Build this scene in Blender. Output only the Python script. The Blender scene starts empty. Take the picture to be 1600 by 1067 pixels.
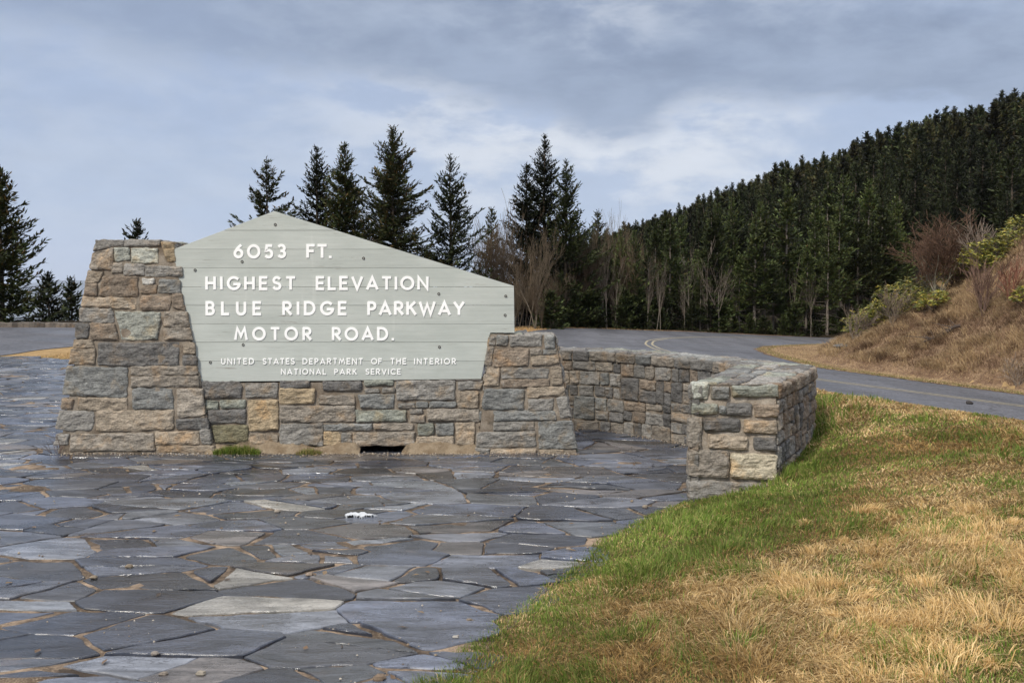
import bpy, math, random
import numpy as np
from mathutils import Vector

# ------------------------------------------------------------------ camera, world, sun, exposure
S = bpy.context.scene
COL = S.collection
R = math.radians
EYE = np.array([0.0, 0.0, 1.36])
FPX = 1600 * 35 / 36.0                      # focal length in photo pixels
PITCH = math.atan(83.5 / FPX)               # level horizon at y = 450 of 1067
cam_d = bpy.data.cameras.new('camera')
cam = bpy.data.objects.new('camera', cam_d)
COL.objects.link(cam)
cam.location = EYE
cam.rotation_euler = (math.pi / 2 - PITCH, 0, 0)
cam_d.lens = 35
cam_d.sensor_width = 36
cam_d.clip_start = 0.05
cam_d.clip_end = 30000
S.camera = cam
S.render.resolution_x, S.render.resolution_y = 1024, 682
S.view_settings.view_transform = 'Standard'
S.view_settings.look = 'None'
S.view_settings.gamma = 1
S.view_settings.exposure = 0.62

SUN_EL, SUN_AZ = R(42), R(215)              # azimuth clockwise from +Y: behind the camera, to the left
sd = Vector((math.sin(SUN_AZ) * math.cos(SUN_EL), math.cos(SUN_AZ) * math.cos(SUN_EL), math.sin(SUN_EL)))
sun_d = bpy.data.lights.new('sun', 'SUN')
sun_d.energy = 2.2
sun_d.angle = R(8)
sun_d.color = (1.0, 0.93, 0.82)
sun = bpy.data.objects.new('sun', sun_d)
COL.objects.link(sun)
sun.rotation_euler = sd.to_track_quat('Z', 'Y').to_euler()


class NT:
    """little helper for node trees"""
    def __init__(self, tree):
        self.t = tree
        self.n = tree.nodes
        self.n.clear()

    def node(self, kind, **kw):
        nd = self.n.new(kind)
        for k, v in kw.items():
            if k.startswith('i_'):
                key = k[2:]
                key = int(key) if key.isdigit() else key.replace('_', ' ')
                self.set(nd.inputs[key], v)
            else:
                setattr(nd, k, v)
        return nd

    def set(self, inp, v):
        if hasattr(v, 'default_value') or isinstance(v, bpy.types.NodeSocket):
            self.t.links.new(v, inp)
        else:
            inp.default_value = v

    def math(self, op, a, b=None, clamp=False):
        nd = self.n.new('ShaderNodeMath')
        nd.operation = op
        nd.use_clamp = clamp
        self.set(nd.inputs[0], a)
        if b is not None:
            self.set(nd.inputs[1], b)
        return nd.outputs[0]

    def noise(self, vec, scale, detail=4, rough=0.55, dist=0.0):
        nd = self.n.new('ShaderNodeTexNoise')
        if vec is not None:
            self.set(nd.inputs['Vector'], vec)
        nd.inputs['Scale'].default_value = scale
        nd.inputs['Detail'].default_value = detail
        nd.inputs['Roughness'].default_value = rough
        nd.inputs['Distortion'].default_value = dist
        return nd.outputs[0]

    def voro(self, vec, scale, feature='F1'):
        nd = self.n.new('ShaderNodeTexVoronoi')
        nd.feature = feature
        self.set(nd.inputs['Vector'], vec)
        nd.inputs['Scale'].default_value = scale
        return nd

    def rng(self, v, a, b, c, d, smooth=True):
        nd = self.n.new('ShaderNodeMapRange')
        nd.interpolation_type = 'SMOOTHSTEP' if smooth else 'LINEAR'
        self.set(nd.inputs[0], v)
        for i, x in enumerate((a, b, c, d)):
            self.set(nd.inputs[i + 1], x)
        return nd.outputs[0]

    def mix(self, f, a, b, mode='MIX'):
        nd = self.n.new('ShaderNodeMix')
        nd.data_type = 'RGBA'
        nd.blend_type = mode
        self.set(nd.inputs[0], f)
        for inp, v in ((nd.inputs[6], a), (nd.inputs[7], b)):
            if isinstance(v, (tuple, list)):
                v = tuple(v) + (1,) if len(v) == 3 else v
            self.set(inp, v)
        return nd.outputs[2]

    def mapping(self, vec, scale=(1, 1, 1), rot=(0, 0, 0)):
        nd = self.n.new('ShaderNodeMapping')
        self.set(nd.inputs[0], vec)
        nd.inputs['Scale'].default_value = scale
        nd.inputs['Rotation'].default_value = rot
        return nd.outputs[0]


# ---- the sky: a clear Nishita sky behind a broken sheet of cloud that is laid out by direction
W = bpy.data.worlds.new('World')
S.world = W
W.use_nodes = True
w = NT(W.node_tree)
geo = w.node('ShaderNodeTexCoord').outputs['Generated']
sky = w.node('ShaderNodeTexSky', sky_type='NISHITA', sun_disc=False, sun_elevation=SUN_EL,
             sun_rotation=SUN_AZ, altitude=1800)
sp = w.node('ShaderNodeSeparateXYZ')
w.set(sp.inputs[0], geo)
az = w.math('ARCTAN2', sp.outputs[0], sp.outputs[1])
el = w.math('ARCSINE', sp.outputs[2])
stretch = w.mapping(geo, (1, 1, 2.6))
n_big = w.noise(stretch, 3.2, 7, 0.55, 0.3)
n_mid = w.noise(stretch, 8.0, 6, 0.6, 0.2)
n_fine = w.noise(stretch, 22.0, 5, 0.6)
# lower edge of the dark cloud deck as a function of azimuth
edge_c = w.node('ShaderNodeFloatCurve')
w.set(edge_c.inputs['Value'], w.rng(az, -0.6, 0.6, 0, 1, False))
cv = edge_c.mapping.curves[0]
pts = [(0.0, .225), (.13, .225), (.22, .205), (.34, .205), (.44, .200), (.53, .176), (.58, .158), (.61, .160), (.63, .174),
       (.75, .168), (.88, .150), (1.0, .135)]
cv.points[0].location = pts[0]
cv.points[1].location = pts[-1]
for q in pts[1:-1]:
    cv.points.new(*q)
edge_c.mapping.update()
edge = edge_c.outputs[0]
wob = w.math('ADD', w.math('MULTIPLY', w.math('SUBTRACT', n_big, 0.5), 0.10),
             w.math('ADD', w.math('MULTIPLY', w.math('SUBTRACT', n_mid, 0.5), 0.075),
                    w.math('MULTIPLY', w.math('SUBTRACT', n_fine, 0.5), 0.05)))
rel = w.math('ADD', w.math('SUBTRACT', el, edge), wob)
dark = w.math('MULTIPLY', w.rng(rel, -0.012, 0.024, 0, 1), w.rng(az, -0.34, -0.08, 0.55, 1))
topfade = w.rng(rel, 0.05, 0.16, 1, 0.35)
dark = w.math('MULTIPLY', dark, topfade)
# bright cumulus under the deck, right of the middle
bright = w.math('MULTIPLY', w.rng(az, -0.30, 0.02, 0, 1), w.rng(az, 0.42, 0.16, 0, 1))
bright = w.math('MULTIPLY', bright, w.rng(el, 0.03, 0.11, 0, 1))
bright = w.math('MULTIPLY', bright, w.rng(w.math('ADD', w.math('ADD', n_mid, w.math('MULTIPLY', n_fine, 0.35)), w.math('MULTIPLY', n_big, 0.4)), 0.78, 1.0, 0.1, 1))
veil = w.mix(w.rng(el, 0.0, 0.25, 0, 1), (0.475, 0.58, 0.755), (0.40, 0.50, 0.70))
veil = w.mix(w.rng(n_mid, 0.4, 0.66, 0, 0.45), veil, (0.62, 0.69, 0.80))
veil = w.mix(bright, veil, (0.80, 0.835, 0.89))
deck = w.mix(w.rng(w.math('ADD', w.math('MULTIPLY', n_mid, .6), w.math('MULTIPLY', n_big, .4)), 0.38, 0.62, 0, 1), (0.225, 0.285, 0.405), (0.35, 0.425, 0.565))
cloud = w.mix(dark, veil, deck)
cloud = w.mix(1.0, cloud, w.rng(n_fine, 0.3, 0.7, 0.955, 1.045, False), 'MULTIPLY')
zen = w.mix(w.rng(el, 0.30, 0.9, 0, 1), (1, 1, 1), (3.85, 3.15, 2.45))       # an overcast sky is brightest and whitest overhead
cloud = w.mix(1.0, cloud, zen, 'MULTIPLY')
cloud = w.mix(1.0, cloud, (6.3, 6.3, 6.3), 'MULTIPLY')
skyc = w.mix(0.93, sky.outputs[0], cloud)
bg = w.node('ShaderNodeBackground', i_Color=skyc, i_Strength=0.1)
out = w.node('ShaderNodeOutputWorld')
w.t.links.new(bg.outputs[0], out.inputs[0])

# ------------------------------------------------------------------ photograph geometry -> world
CP, SP_ = math.cos(PITCH), math.sin(PITCH)


def ray(px, py):
    a, b = (px - 800) / FPX, -(py - 533.5) / FPX
    return np.array([a, CP + b * SP_, -SP_ + b * CP])


def hit(px, py, p0, n):
    d = ray(px, py)
    t = np.dot(np.asarray(p0, float) - EYE, n) / np.dot(d, n)
    return EYE + d * t


def at_z(px, py, z=0.0):
    return hit(px, py, (0, 0, z), np.array([0, 0, 1.0]))


def at_y(px, py, y):
    return hit(px, py, (0, y, 0), np.array([0, 1.0, 0]))


RA, RB = -0.9, -0.05                         # the road lies in the plane z = RA + RB x


def on_road(px, py):
    return hit(px, py, (0, 0, RA), np.array([-RB, 0, 1.0]))


# ------------------------------------------------------------------ numpy noise
def _h(ix, iy, iz, seed):
    h = (ix.astype(np.int64) * 374761393 + iy.astype(np.int64) * 668265263 + iz.astype(np.int64) * 2147483647 + seed * 1274126177) & 0xffffffff
    h = ((h ^ (h >> 13)) * 1274126177) & 0xffffffff
    h = ((h ^ (h >> 16)) * 2246822519) & 0xffffffff
    return ((h ^ (h >> 15)) & 0xffffff) / float(0xffffff)


def vnoise(P, seed=0):
    P = np.asarray(P, float)
    i = np.floor(P)
    f = P - i
    f = f * f * (3 - 2 * f)
    i = i.astype(np.int64)
    r = 0
    for dx in (0, 1):
        for dy in (0, 1):
            for dz in (0, 1):
                wgt = (f[:, 0] if dx else 1 - f[:, 0]) * (f[:, 1] if dy else 1 - f[:, 1]) * (f[:, 2] if dz else 1 - f[:, 2])
                r = r + wgt * _h(i[:, 0] + dx, i[:, 1] + dy, i[:, 2] + dz, seed)
    return r * 2 - 1


def fbm(P, octv=4, seed=0, gain=0.5):
    P = np.asarray(P, float)
    r, a = 0, 1.0
    for o in range(octv):
        r = r + a * vnoise(P * (2.03 ** o) + 17.3 * o, seed + o)
        a *= gain
    return r


def fbm2(x, y, octv=4, seed=0, gain=0.5):
    return fbm(np.stack([x, y, np.zeros_like(x)], 1), octv, seed, gain)


def sstep(x, a, b):
    t = np.clip((x - a) / (b - a), 0, 1)
    return t * t * (3 - 2 * t)


def poly_sd(X, Y, poly):
    """signed distance to a closed polygon, negative inside"""
    d = np.full(X.shape, 1e18)
    ins = np.zeros(X.shape, bool)
    n = len(poly)
    for k in range(n):
        ax, ay = poly[k][0], poly[k][1]
        bx, by = poly[(k + 1) % n][0], poly[(k + 1) % n][1]
        ex, ey = bx - ax, by - ay
        t = np.clip(((X - ax) * ex + (Y - ay) * ey) / (ex * ex + ey * ey + 1e-12), 0, 1)
        d = np.minimum(d, (X - ax - t * ex) ** 2 + (Y - ay - t * ey) ** 2)
        c = ((ay > Y) != (by > Y)) & (X < (bx - ax) * (Y - ay) / ((by - ay) if by != ay else 1e-12) + ax)
        ins ^= c
    d = np.sqrt(d)
    return np.where(ins, -d, d)


# ------------------------------------------------------------------ meshes and tags
class MB:
    """collects geometry (quads, triangles, n-gons and a colour per vertex) for ONE mesh object"""
    def __init__(self):
        self.V, self.C, self.F, self.n = [], [], [], 0

    def add(self, V, faces, col=(1, 1, 1)):
        V = np.asarray(V, float).reshape(-1, 3)
        col = np.asarray(col, float)
        if col.ndim == 1:
            col = np.tile(col, (len(V), 1))
        self.V.append(V)
        self.C.append(col)
        for f in faces:
            f = np.asarray(f, np.int64)
            if f.size:
                self.F.append((f if f.ndim == 2 else f.reshape(1, -1)) + self.n)
        self.n += len(V)

    def build(self, name, mat, parent=None, smooth=False):
        me = bpy.data.meshes.new(name)
        V = np.concatenate(self.V)
        C = np.concatenate(self.C)
        loops = np.concatenate([f.ravel() for f in self.F]).astype(np.int32)
        tot = np.concatenate([np.full(len(f), f.shape[1], np.int32) for f in self.F])
        start = np.concatenate([[0], np.cumsum(tot)[:-1]]).astype(np.int32)
        ob = bpy.data.objects.new(name, me)
        COL.objects.link(ob)
        if parent is not None:
            ob.parent = parent
            V = V - np.array(parent['_o'])
            if parent.parent is not None:
                ob['_o'] = parent['_o']
        me.vertices.add(len(V))
        me.vertices.foreach_set('co', V.astype(np.float32).ravel())
        me.loops.add(len(loops))
        me.loops.foreach_set('vertex_index', loops)
        me.polygons.add(len(tot))
        me.polygons.foreach_set('loop_start', start)
        me.polygons.foreach_set('loop_total', tot)
        me.polygons.foreach_set('use_smooth', np.full(len(tot), bool(smooth)))
        me.update(calc_edges=True)
        at = me.attributes.new('col', 'FLOAT_COLOR', 'POINT')
        at.data.foreach_set('color', np.concatenate([C, np.ones((len(C), 1))], 1).astype(np.float32).ravel())
        me.materials.append(mat)
        return ob


def tag(o, label=None, cat=None, group=None, kind=None):
    for k, v in (('label', label), ('category', cat), ('group', group), ('kind', kind)):
        if v:
            o[k] = v
    return o


def thing(name, loc, label, cat, group=None):
    o = bpy.data.objects.new(name, None)
    COL.objects.link(o)
    o.location = loc
    o.empty_display_size = 0.2
    o['_o'] = [float(x) for x in loc]
    return tag(o, label, cat, group)


def child_frame(o, origin):
    o['_o'] = [float(x) for x in origin]
    return o


def copy_thing(o, loc, rz, sc, label=None, group=None):
    c = o.copy()
    COL.objects.link(c)
    c.location = loc
    c.rotation_euler = (0, 0, rz)
    c.scale = (sc[0], sc[0], sc[1])
    if label:
        c['label'] = label
    if group:
        c['group'] = group
    for ch in PARTS[o.name]:
        d = ch.copy()
        COL.objects.link(d)
        d.parent = c
    return c


PARTS = {}


def grid_faces(nx, ny, off=0):
    """(nx+1) x (ny+1) vertices, index j*(nx+1)+i"""
    i, j = np.meshgrid(np.arange(nx), np.arange(ny))
    a = (j * (nx + 1) + i).ravel() + off
    return np.stack([a, a + 1, a + nx + 2, a + nx + 1], 1)


# ------------------------------------------------------------------ materials
def new_mat(name):
    m = bpy.data.materials.new(name)
    m.use_nodes = True
    return m, NT(m.node_tree)


def finish(t, color, rough=0.8, bump=None, bstr=0.5, bdist=0.01, spec=0.3, trans=None):
    p = t.node('ShaderNodeBsdfPrincipled')
    t.set(p.inputs['Base Color'], tuple(color) + (1,) if isinstance(color, tuple) and len(color) == 3 else color)
    t.set(p.inputs['Roughness'], rough)
    t.set(p.inputs['Specular IOR Level'], spec)
    if bump is not None:
        b = t.node('ShaderNodeBump')
        t.set(b.inputs['Height'], bump)
        b.inputs['Strength'].default_value = bstr
        b.inputs['Distance'].default_value = bdist
        t.t.links.new(b.outputs[0], p.inputs['Normal'])
    o = t.node('ShaderNodeOutputMaterial')
    sh = p.outputs[0]
    if trans is not None:
        tr = t.node('ShaderNodeBsdfTranslucent')
        t.set(tr.inputs[0], color)
        mx = t.node('ShaderNodeMixShader')
        mx.inputs[0].default_value = trans
        t.t.links.new(sh, mx.inputs[1])
        t.t.links.new(tr.outputs[0], mx.inputs[2])
        sh = mx.outputs[0]
    t.t.links.new(sh, o.inputs[0])


def obj_co(t):
    return t.node('ShaderNodeTexCoord').outputs['Object']


def attr(t):
    return t.node('ShaderNodeAttribute', attribute_name='col').outputs['Color']


def mat_stone():
    m, t = new_mat('field_stone')
    co = obj_co(t)
    c = attr(t)
    streak = t.noise(t.mapping(co, (1, 1, 3.5), (0.2, 0.5, 0)), 14, 6, 0.65, 0.4)
    grain = t.noise(co, 75, 5, 0.75)
    blot = t.noise(co, 6.5, 5, 0.6, 0.5)
    f = t.math('ADD', t.rng(streak, 0.25, 0.75, 0.62, 1.32), t.math('MULTIPLY', t.math('SUBTRACT', grain, 0.5), 2.1))
    c2 = t.mix(1.0, c, f, 'MULTIPLY')
    rust = t.mix(1.0, c2, (1.35, 1.02, 0.68), 'MULTIPLY')
    c3 = t.mix(t.rng(blot, 0.5, 0.72, 0, 0.6), c2, rust)
    lich = t.rng(t.noise(co, 11, 6, 0.7, 0.6), 0.60, 0.72, 0, 0.42)
    c4 = t.mix(lich, c3, (0.40, 0.41, 0.38))
    darkst = t.rng(t.noise(t.mapping(co, (1, 1, .45)), 4.0, 5, 0.65), 0.55, 0.75, 0, 0.5)
    c5 = t.mix(darkst, c4, t.mix(1.0, c4, (0.45, 0.45, 0.46), 'MULTIPLY'))
    hgt = t.math('ADD', t.math('MULTIPLY', streak, 1.0), t.math('MULTIPLY', grain, 0.35))
    finish(t, c5, t.rng(blot, 0.3, 0.7, 0.68, 0.92), hgt, 0.9, 0.018, 0.3)
    return m


def mat_mortar():
    m, t = new_mat('old_mortar')
    co = obj_co(t)
    n = t.noise(co, 9, 6, 0.65)
    g = t.noise(co, 120, 3, 0.6)
    c = t.mix(t.rng(n, 0.3, 0.7, 0, 1), (0.165, 0.13, 0.095), (0.30, 0.26, 0.21))
    c = t.mix(1.0, c, t.rng(g, 0.2, 0.8, 0.75, 1.2), 'MULTIPLY')
    c = t.mix(t.rng(t.noise(co, 5, 4, 0.6), 0.56, 0.68, 0, 0.7), c, (0.07, 0.06, 0.045))
    c = t.mix(1.0, c, attr(t), 'MULTIPLY')
    finish(t, c, 0.95, t.math('ADD', n, t.math('MULTIPLY', g, 0.4)), 0.7, 0.015, 0.15)
    return m


def mat_flag():
    m, t = new_mat('wet_flagstone')
    co = obj_co(t)
    c = attr(t)
    cleft = t.noise(t.mapping(co, (0.55, 1.7, 1), (0, 0, 0.15)), 5.5, 8, 0.62, 0.7)
    fine = t.noise(co, 60, 5, 0.65)
    blot = t.noise(co, 1.6, 6, 0.62, 0.4)
    c2 = t.mix(1.0, c, t.rng(cleft, 0.30, 0.70, 0.5, 1.55), 'MULTIPLY')
    c2 = t.mix(1.0, c2, t.rng(fine, 0.2, 0.8, 0.78, 1.22), 'MULTIPLY')
    wet = t.rng(blot, 0.38, 0.60, 0, 1)
    dry = t.mix(1.0, c2, (1.35, 1.32, 1.27), 'MULTIPLY')
    c3 = t.mix(wet, dry, c2)
    lev = t.math('MULTIPLY', t.noise(t.mapping(co, (0.45, 1.5, 1), (0, 0, -0.12)), 2.6, 7, 0.62, 0.5), 9.0)
    ln = t.math('PINGPONG', lev, 0.5)
    line = t.math('MULTIPLY', t.rng(ln, 0.0, 0.05, 1, 0), t.rng(t.noise(co, 1.9, 4, 0.6), 0.46, 0.62, 0, 0.8))
    c3 = t.mix(line, c3, (0.022, 0.021, 0.021))
    scuff = t.rng(t.noise(t.mapping(co, (0.6, 1.5, 1)), 3.1, 8, 0.7, 0.8), 0.62, 0.74, 0, 0.55)
    c3 = t.mix(scuff, c3, (0.19, 0.19, 0.19))
    rust = t.rng(t.noise(co, 2.4, 5, 0.6, 0.3), 0.62, 0.76, 0, 0.38)
    c3 = t.mix(rust, c3, (0.155, 0.105, 0.075))
    rough = t.math('ADD', t.rng(wet, 0, 1, 0.46, 0.10, False), t.math('MULTIPLY', t.math('SUBTRACT', fine, 0.5), 0.3))
    lay_ = t.math('MULTIPLY', t.math('FLOOR', lev), 0.12)
    hgt = t.math('ADD', t.math('ADD', cleft, t.math('MULTIPLY', lay_, 1.6)), t.math('MULTIPLY', fine, 0.22))
    finish(t, c3, rough, hgt, 0.8, 0.016, 0.75)
    return m


def mat_bed():
    m, t = new_mat('paving_mortar')
    co = obj_co(t)
    n = t.noise(co, 5, 7, 0.68)
    g = t.noise(co, 150, 3, 0.7)
    peb = t.voro(co, 95)
    c = t.mix(t.rng(n, 0.40, 0.66, 0, 1), (0.06, 0.045, 0.033), (0.34, 0.255, 0.18))
    c = t.mix(t.rng(t.noise(co, 3.1, 5, 0.6), 0.5, 0.62, 0, 0.85), c, t.mix(t.rng(peb.outputs['Distance'], 0.0, .6, 0, 1), (0.34, 0.27, 0.19), (0.10, 0.07, 0.045)))
    c = t.mix(1.0, c, t.rng(g, 0.2, 0.8, 0.6, 1.3), 'MULTIPLY')
    finish(t, c, 0.85, t.math('ADD', g, n), 0.6, 0.012, 0.2)
    return m


def mat_asphalt():
    m, t = new_mat('asphalt')
    co = obj_co(t)
    big = t.noise(co, 0.22, 5, 0.6)
    streak = t.noise(t.mapping(co, (0.15, 1.1, 1)), 0.5, 5, 0.6)
    g = t.noise(co, 13, 5, 0.8)
    sp = t.voro(co, 9).outputs['Distance']
    c = t.mix(t.rng(big, 0.3, 0.7, 0, 1), (0.062, 0.064, 0.073), (0.092, 0.094, 0.105))
    c = t.mix(1.0, c, t.rng(g, 0.3, 0.7, 0.35, 1.7), 'MULTIPLY')
    c = t.mix(t.rng(sp, 0.0, 0.3, 0.7, 0.0), c, (0.22, 0.22, 0.225))
    wv = t.node('ShaderNodeVectorMath', operation='ADD')
    t.set(wv.inputs[0], co)
    nz = t.node('ShaderNodeTexNoise')
    t.set(nz.inputs['Vector'], co)
    nz.inputs['Scale'].default_value = 0.9
    nz.inputs['Detail'].default_value = 6
    t.set(wv.inputs[1], nz.outputs['Color'])
    crack = t.voro(wv.outputs[0], 0.28, 'DISTANCE_TO_EDGE').outputs['Distance']
    crack = t.math('MULTIPLY', t.rng(crack, 0.0, 0.012, 0.7, 0), t.rng(big, 0.45, 0.55, 0.2, 1))
    c = t.mix(crack, c, (0.022, 0.022, 0.024))
    tyre = t.noise(t.mapping(co, (1.1, 0.12, 1), (0, 0, 0.38)), 0.8, 4, 0.6)
    c = t.mix(1.0, c, t.rng(tyre, 0.35, 0.65, 0.82, 1.16), 'MULTIPLY')
    finish(t, c, t.rng(streak, 0.35, 0.65, 0.72, 0.42), g, 0.35, 0.02, 0.4)
    return m


def mat_soil(name, a, b, c_, s=1.0):
    m, t = new_mat(name)
    co = obj_co(t)
    n1 = t.noise(co, 1.3 * s, 8, 0.7)
    n2 = t.noise(co, 7.0 * s, 6, 0.7)
    n3 = t.noise(co, 60 * s, 3, 0.7)
    c = t.mix(t.rng(n1, 0.35, 0.65, 0, 1), a, b)
    c = t.mix(t.rng(n2, 0.45, 0.65, 0, 0.8), c, c_)
    c = t.mix(1.0, c, t.rng(n3, 0.25, 0.75, 0.55, 1.4), 'MULTIPLY')
    c = t.mix(1.0, c, attr(t), 'MULTIPLY')
    finish(t, c, 0.95, t.math('ADD', n2, n3), 0.8, 0.04, 0.1)
    return m


def mat_leaf(name, rough=0.75, trans=0.0, vary=0.25, spec=0.2):
    m, t = new_mat(name)
    c = attr(t)
    info = t.node('ShaderNodeObjectInfo').outputs['Random']
    n = t.noise(obj_co(t), 1.1, 3, 0.6)
    f = t.math('ADD', t.rng(info, 0, 1, 1 - vary, 1 + vary, False), t.math('MULTIPLY', t.math('SUBTRACT', n, 0.5), 0.8))
    c2 = t.mix(1.0, c, f, 'MULTIPLY')
    finish(t, c2, rough, None, spec=spec, trans=trans or None)
    return m


def mat_bark():
    m, t = new_mat('bark')
    co = obj_co(t)
    n = t.noise(t.mapping(co, (6, 6, 1.2)), 3, 5, 0.7)
    c = t.mix(1.0, attr(t), t.rng(n, 0.25, 0.75, 0.55, 1.4), 'MULTIPLY')
    finish(t, c, 0.9, n, 0.6, 0.02, 0.15)
    return m


def mat_paint():
    m, t = new_mat('grey_green_paint')
    co = obj_co(t)
    grain = t.noise(t.mapping(co, (1.2, 1, 26)), 3.0, 6, 0.65, 0.2)
    stain = t.noise(t.mapping(co, (0.7, 1, 2.0)), 2.4, 6, 0.6, 0.3)
    sp = t.sep = t.node('ShaderNodeSeparateXYZ')
    t.set(sp.inputs[0], co)
    c = t.mix(t.rng(stain, 0.3, 0.7, 0, 1), (0.41, 0.44, 0.405), (0.478, 0.505, 0.468))
    c = t.mix(1.0, c, t.rng(grain, 0.25, 0.75, 0.925, 1.05), 'MULTIPLY')
    # flaked paint in thin horizontal cracks, thickest along the board joints
    crack = t.noise(t.mapping(co, (2.2, 1, 60)), 1.6, 7, 0.72, 0.1)
    patchy = t.noise(t.mapping(co, (1.0, 1, 1.6)), 1.9, 4, 0.6)
    fl = t.math('MULTIPLY', t.rng(crack, 0.61, 0.66, 0, 1), t.rng(patchy, 0.48, 0.60, 0, 1))
    c = t.mix(t.math('MULTIPLY', fl, 0.75), c, (0.20, 0.17, 0.14))
    run = t.noise(t.mapping(co, (14, 1, 0.6)), 1.5, 4, 0.6)
    c = t.mix(t.math('MULTIPLY', t.rng(run, 0.60, 0.8, 0, 0.35), t.rng(stain, .4, .6, 0, 1)), c, (0.60, 0.61, 0.57))
    c = t.mix(1.0, c, attr(t), 'MULTIPLY')
    finish(t, c, 0.55, t.math('SUBTRACT', grain, fl), 0.18, 0.004, 0.35)
    return m


def mat_plain(name, rough=0.7, spec=0.3, amt=0.25, scale=30):
    m, t = new_mat(name)
    n = t.noise(obj_co(t), scale, 5, 0.65)
    c = t.mix(1.0, attr(t), t.rng(n, 0.25, 0.75, 1 - amt, 1 + amt), 'MULTIPLY')
    finish(t, c, rough, n, 0.3, 0.004, spec)
    return m


M = dict(stone=mat_stone(), mortar=mat_mortar(), flag=mat_flag(), bed=mat_bed(), asphalt=mat_asphalt(),
         lawn=mat_soil('lawn_soil', (0.13, 0.095, 0.042), (0.22, 0.15, 0.07), (0.085, 0.08, 0.03)),
         bank=mat_soil('bank_soil', (0.17, 0.105, 0.065), (0.30, 0.205, 0.125), (0.10, 0.06, 0.04)),
         ground=mat_soil('ground_soil', (0.9, 0.9, 0.9), (1.1, 1.1, 1.1), (0.7, 0.7, 0.7), 0.7),
         grass=mat_leaf('grass_blade', 0.7, 0.25, 0.0), needle=mat_leaf('needles', 0.7, 0.0, 0.6),
         leaf=mat_leaf('broad_leaf', 0.45, 0.2, 0.1, 0.4), bark=mat_bark(), paint=mat_paint(),
         white=mat_plain('white_paint', 0.6, 0.3, 0.05, 18), iron=mat_plain('dark_iron', 0.5, 0.5, 0.3, 90),
         marking=mat_plain('faded_line_paint', 0.8, 0.2, 0.35, 9), pebble=mat_plain('pebble', 0.8, 0.3, 0.3, 60),
         snow=mat_plain('snow', 0.6, 0.3, 0.06, 25), hill=mat_plain('far_hill', 0.95, 0.1, 0.35, 0.004))

# ------------------------------------------------------------------ plan of the place
WALL_T = 0.753                                # top of the seat wall
D0 = at_z(330, 708)[1]                        # front of the sign's masonry
EDGE = [at_z(*p)[:2] for p in ((560, 1150), (650, 1067), (690, 1030), (750, 980), (808, 936), (860, 895), (940, 836), (1000, 805), (1040, 789), (1080, 781))]
PLAZA = ([(-3.5, 0.5), (-0.9, 1.6)] + [tuple(p) for p in EDGE] +
         [(1.55, 7.2), (1.95, 7.8), (1.6, 8.9), (1.1, 9.6), (0.6, 9.9), (0.0, 10.2), (-1.5, 12.0), (-4.0, 16.0)] +
         [tuple(at_z(*p)[:2]) for p in ((180, 566), (115, 563), (60, 561), (20, 558), (0, 559), (-150, 570))] + [(-14, 10), (-9, 0.5)])

INNER_PX = [(1800, 644), (1600, 618), (1440, 597), (1280, 575.5), (1225, 562), (1192, 552), (1180, 546), (1192, 541.5), (1240, 539), (1330, 536.5), (1430, 535.3), (1560, 535)]
INNER = [on_road(*p) for p in INNER_PX]
OUTER_PX = [(1560, 529.5), (1430, 529.3), (1320, 529), (1200, 524.5), (1100, 519.5), (1000, 516), (930, 513.5), (880, 513), (842, 516), (815, 520.5), (790, 522), (740, 521),
            (600, 516), (300, 512), (115, 512.3), (0, 512), (-300, 512)]
OUTER = [on_road(*p) for p in OUTER_PX]
NEAR = [on_road(*p) for p in ((-300, 570), (0, 556), (20, 553.5), (60, 547), (115, 541.5), (200, 534))]
ASPHALT = [p[:2] for p in INNER] + [p[:2] for p in OUTER] + [p[:2] for p in NEAR] + \
          [np.array(p, float) for p in ((-4, 21), (2, 21), (6, 23), (9.0, 22.3), (11.9, 15.5), (16.1, 5), (19, -2), (26, -2))]
TOE = [on_road(*p)[:2] for p in ((1800, 634), (1600, 611), (1440, 590), (1340, 577), (1285, 568), (1262, 561), (1270, 554), (1300, 546.5), (1335, 541.5), (1420, 539), (1560, 537.5))] + \
      [np.array(p, float) for p in ((70, 62), (90, 40), (60, 5), (26, -2))]


def road_z(X):
    return RA + RB * np.clip(X, -30, 32)


SKY_U = [-0.6, -0.1, 0.0, 0.06, 0.103, 0.193, 0.257, 0.321, 0.386, 0.45, 0.514, 0.6, 0.75, 1.2]
SKY_S = [-0.10, -0.04, 0.02, 0.048, 0.060, 0.092, 0.116, 0.133, 0.155, 0.167, 0.179, 0.198, 0.23, 0.24]


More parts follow.
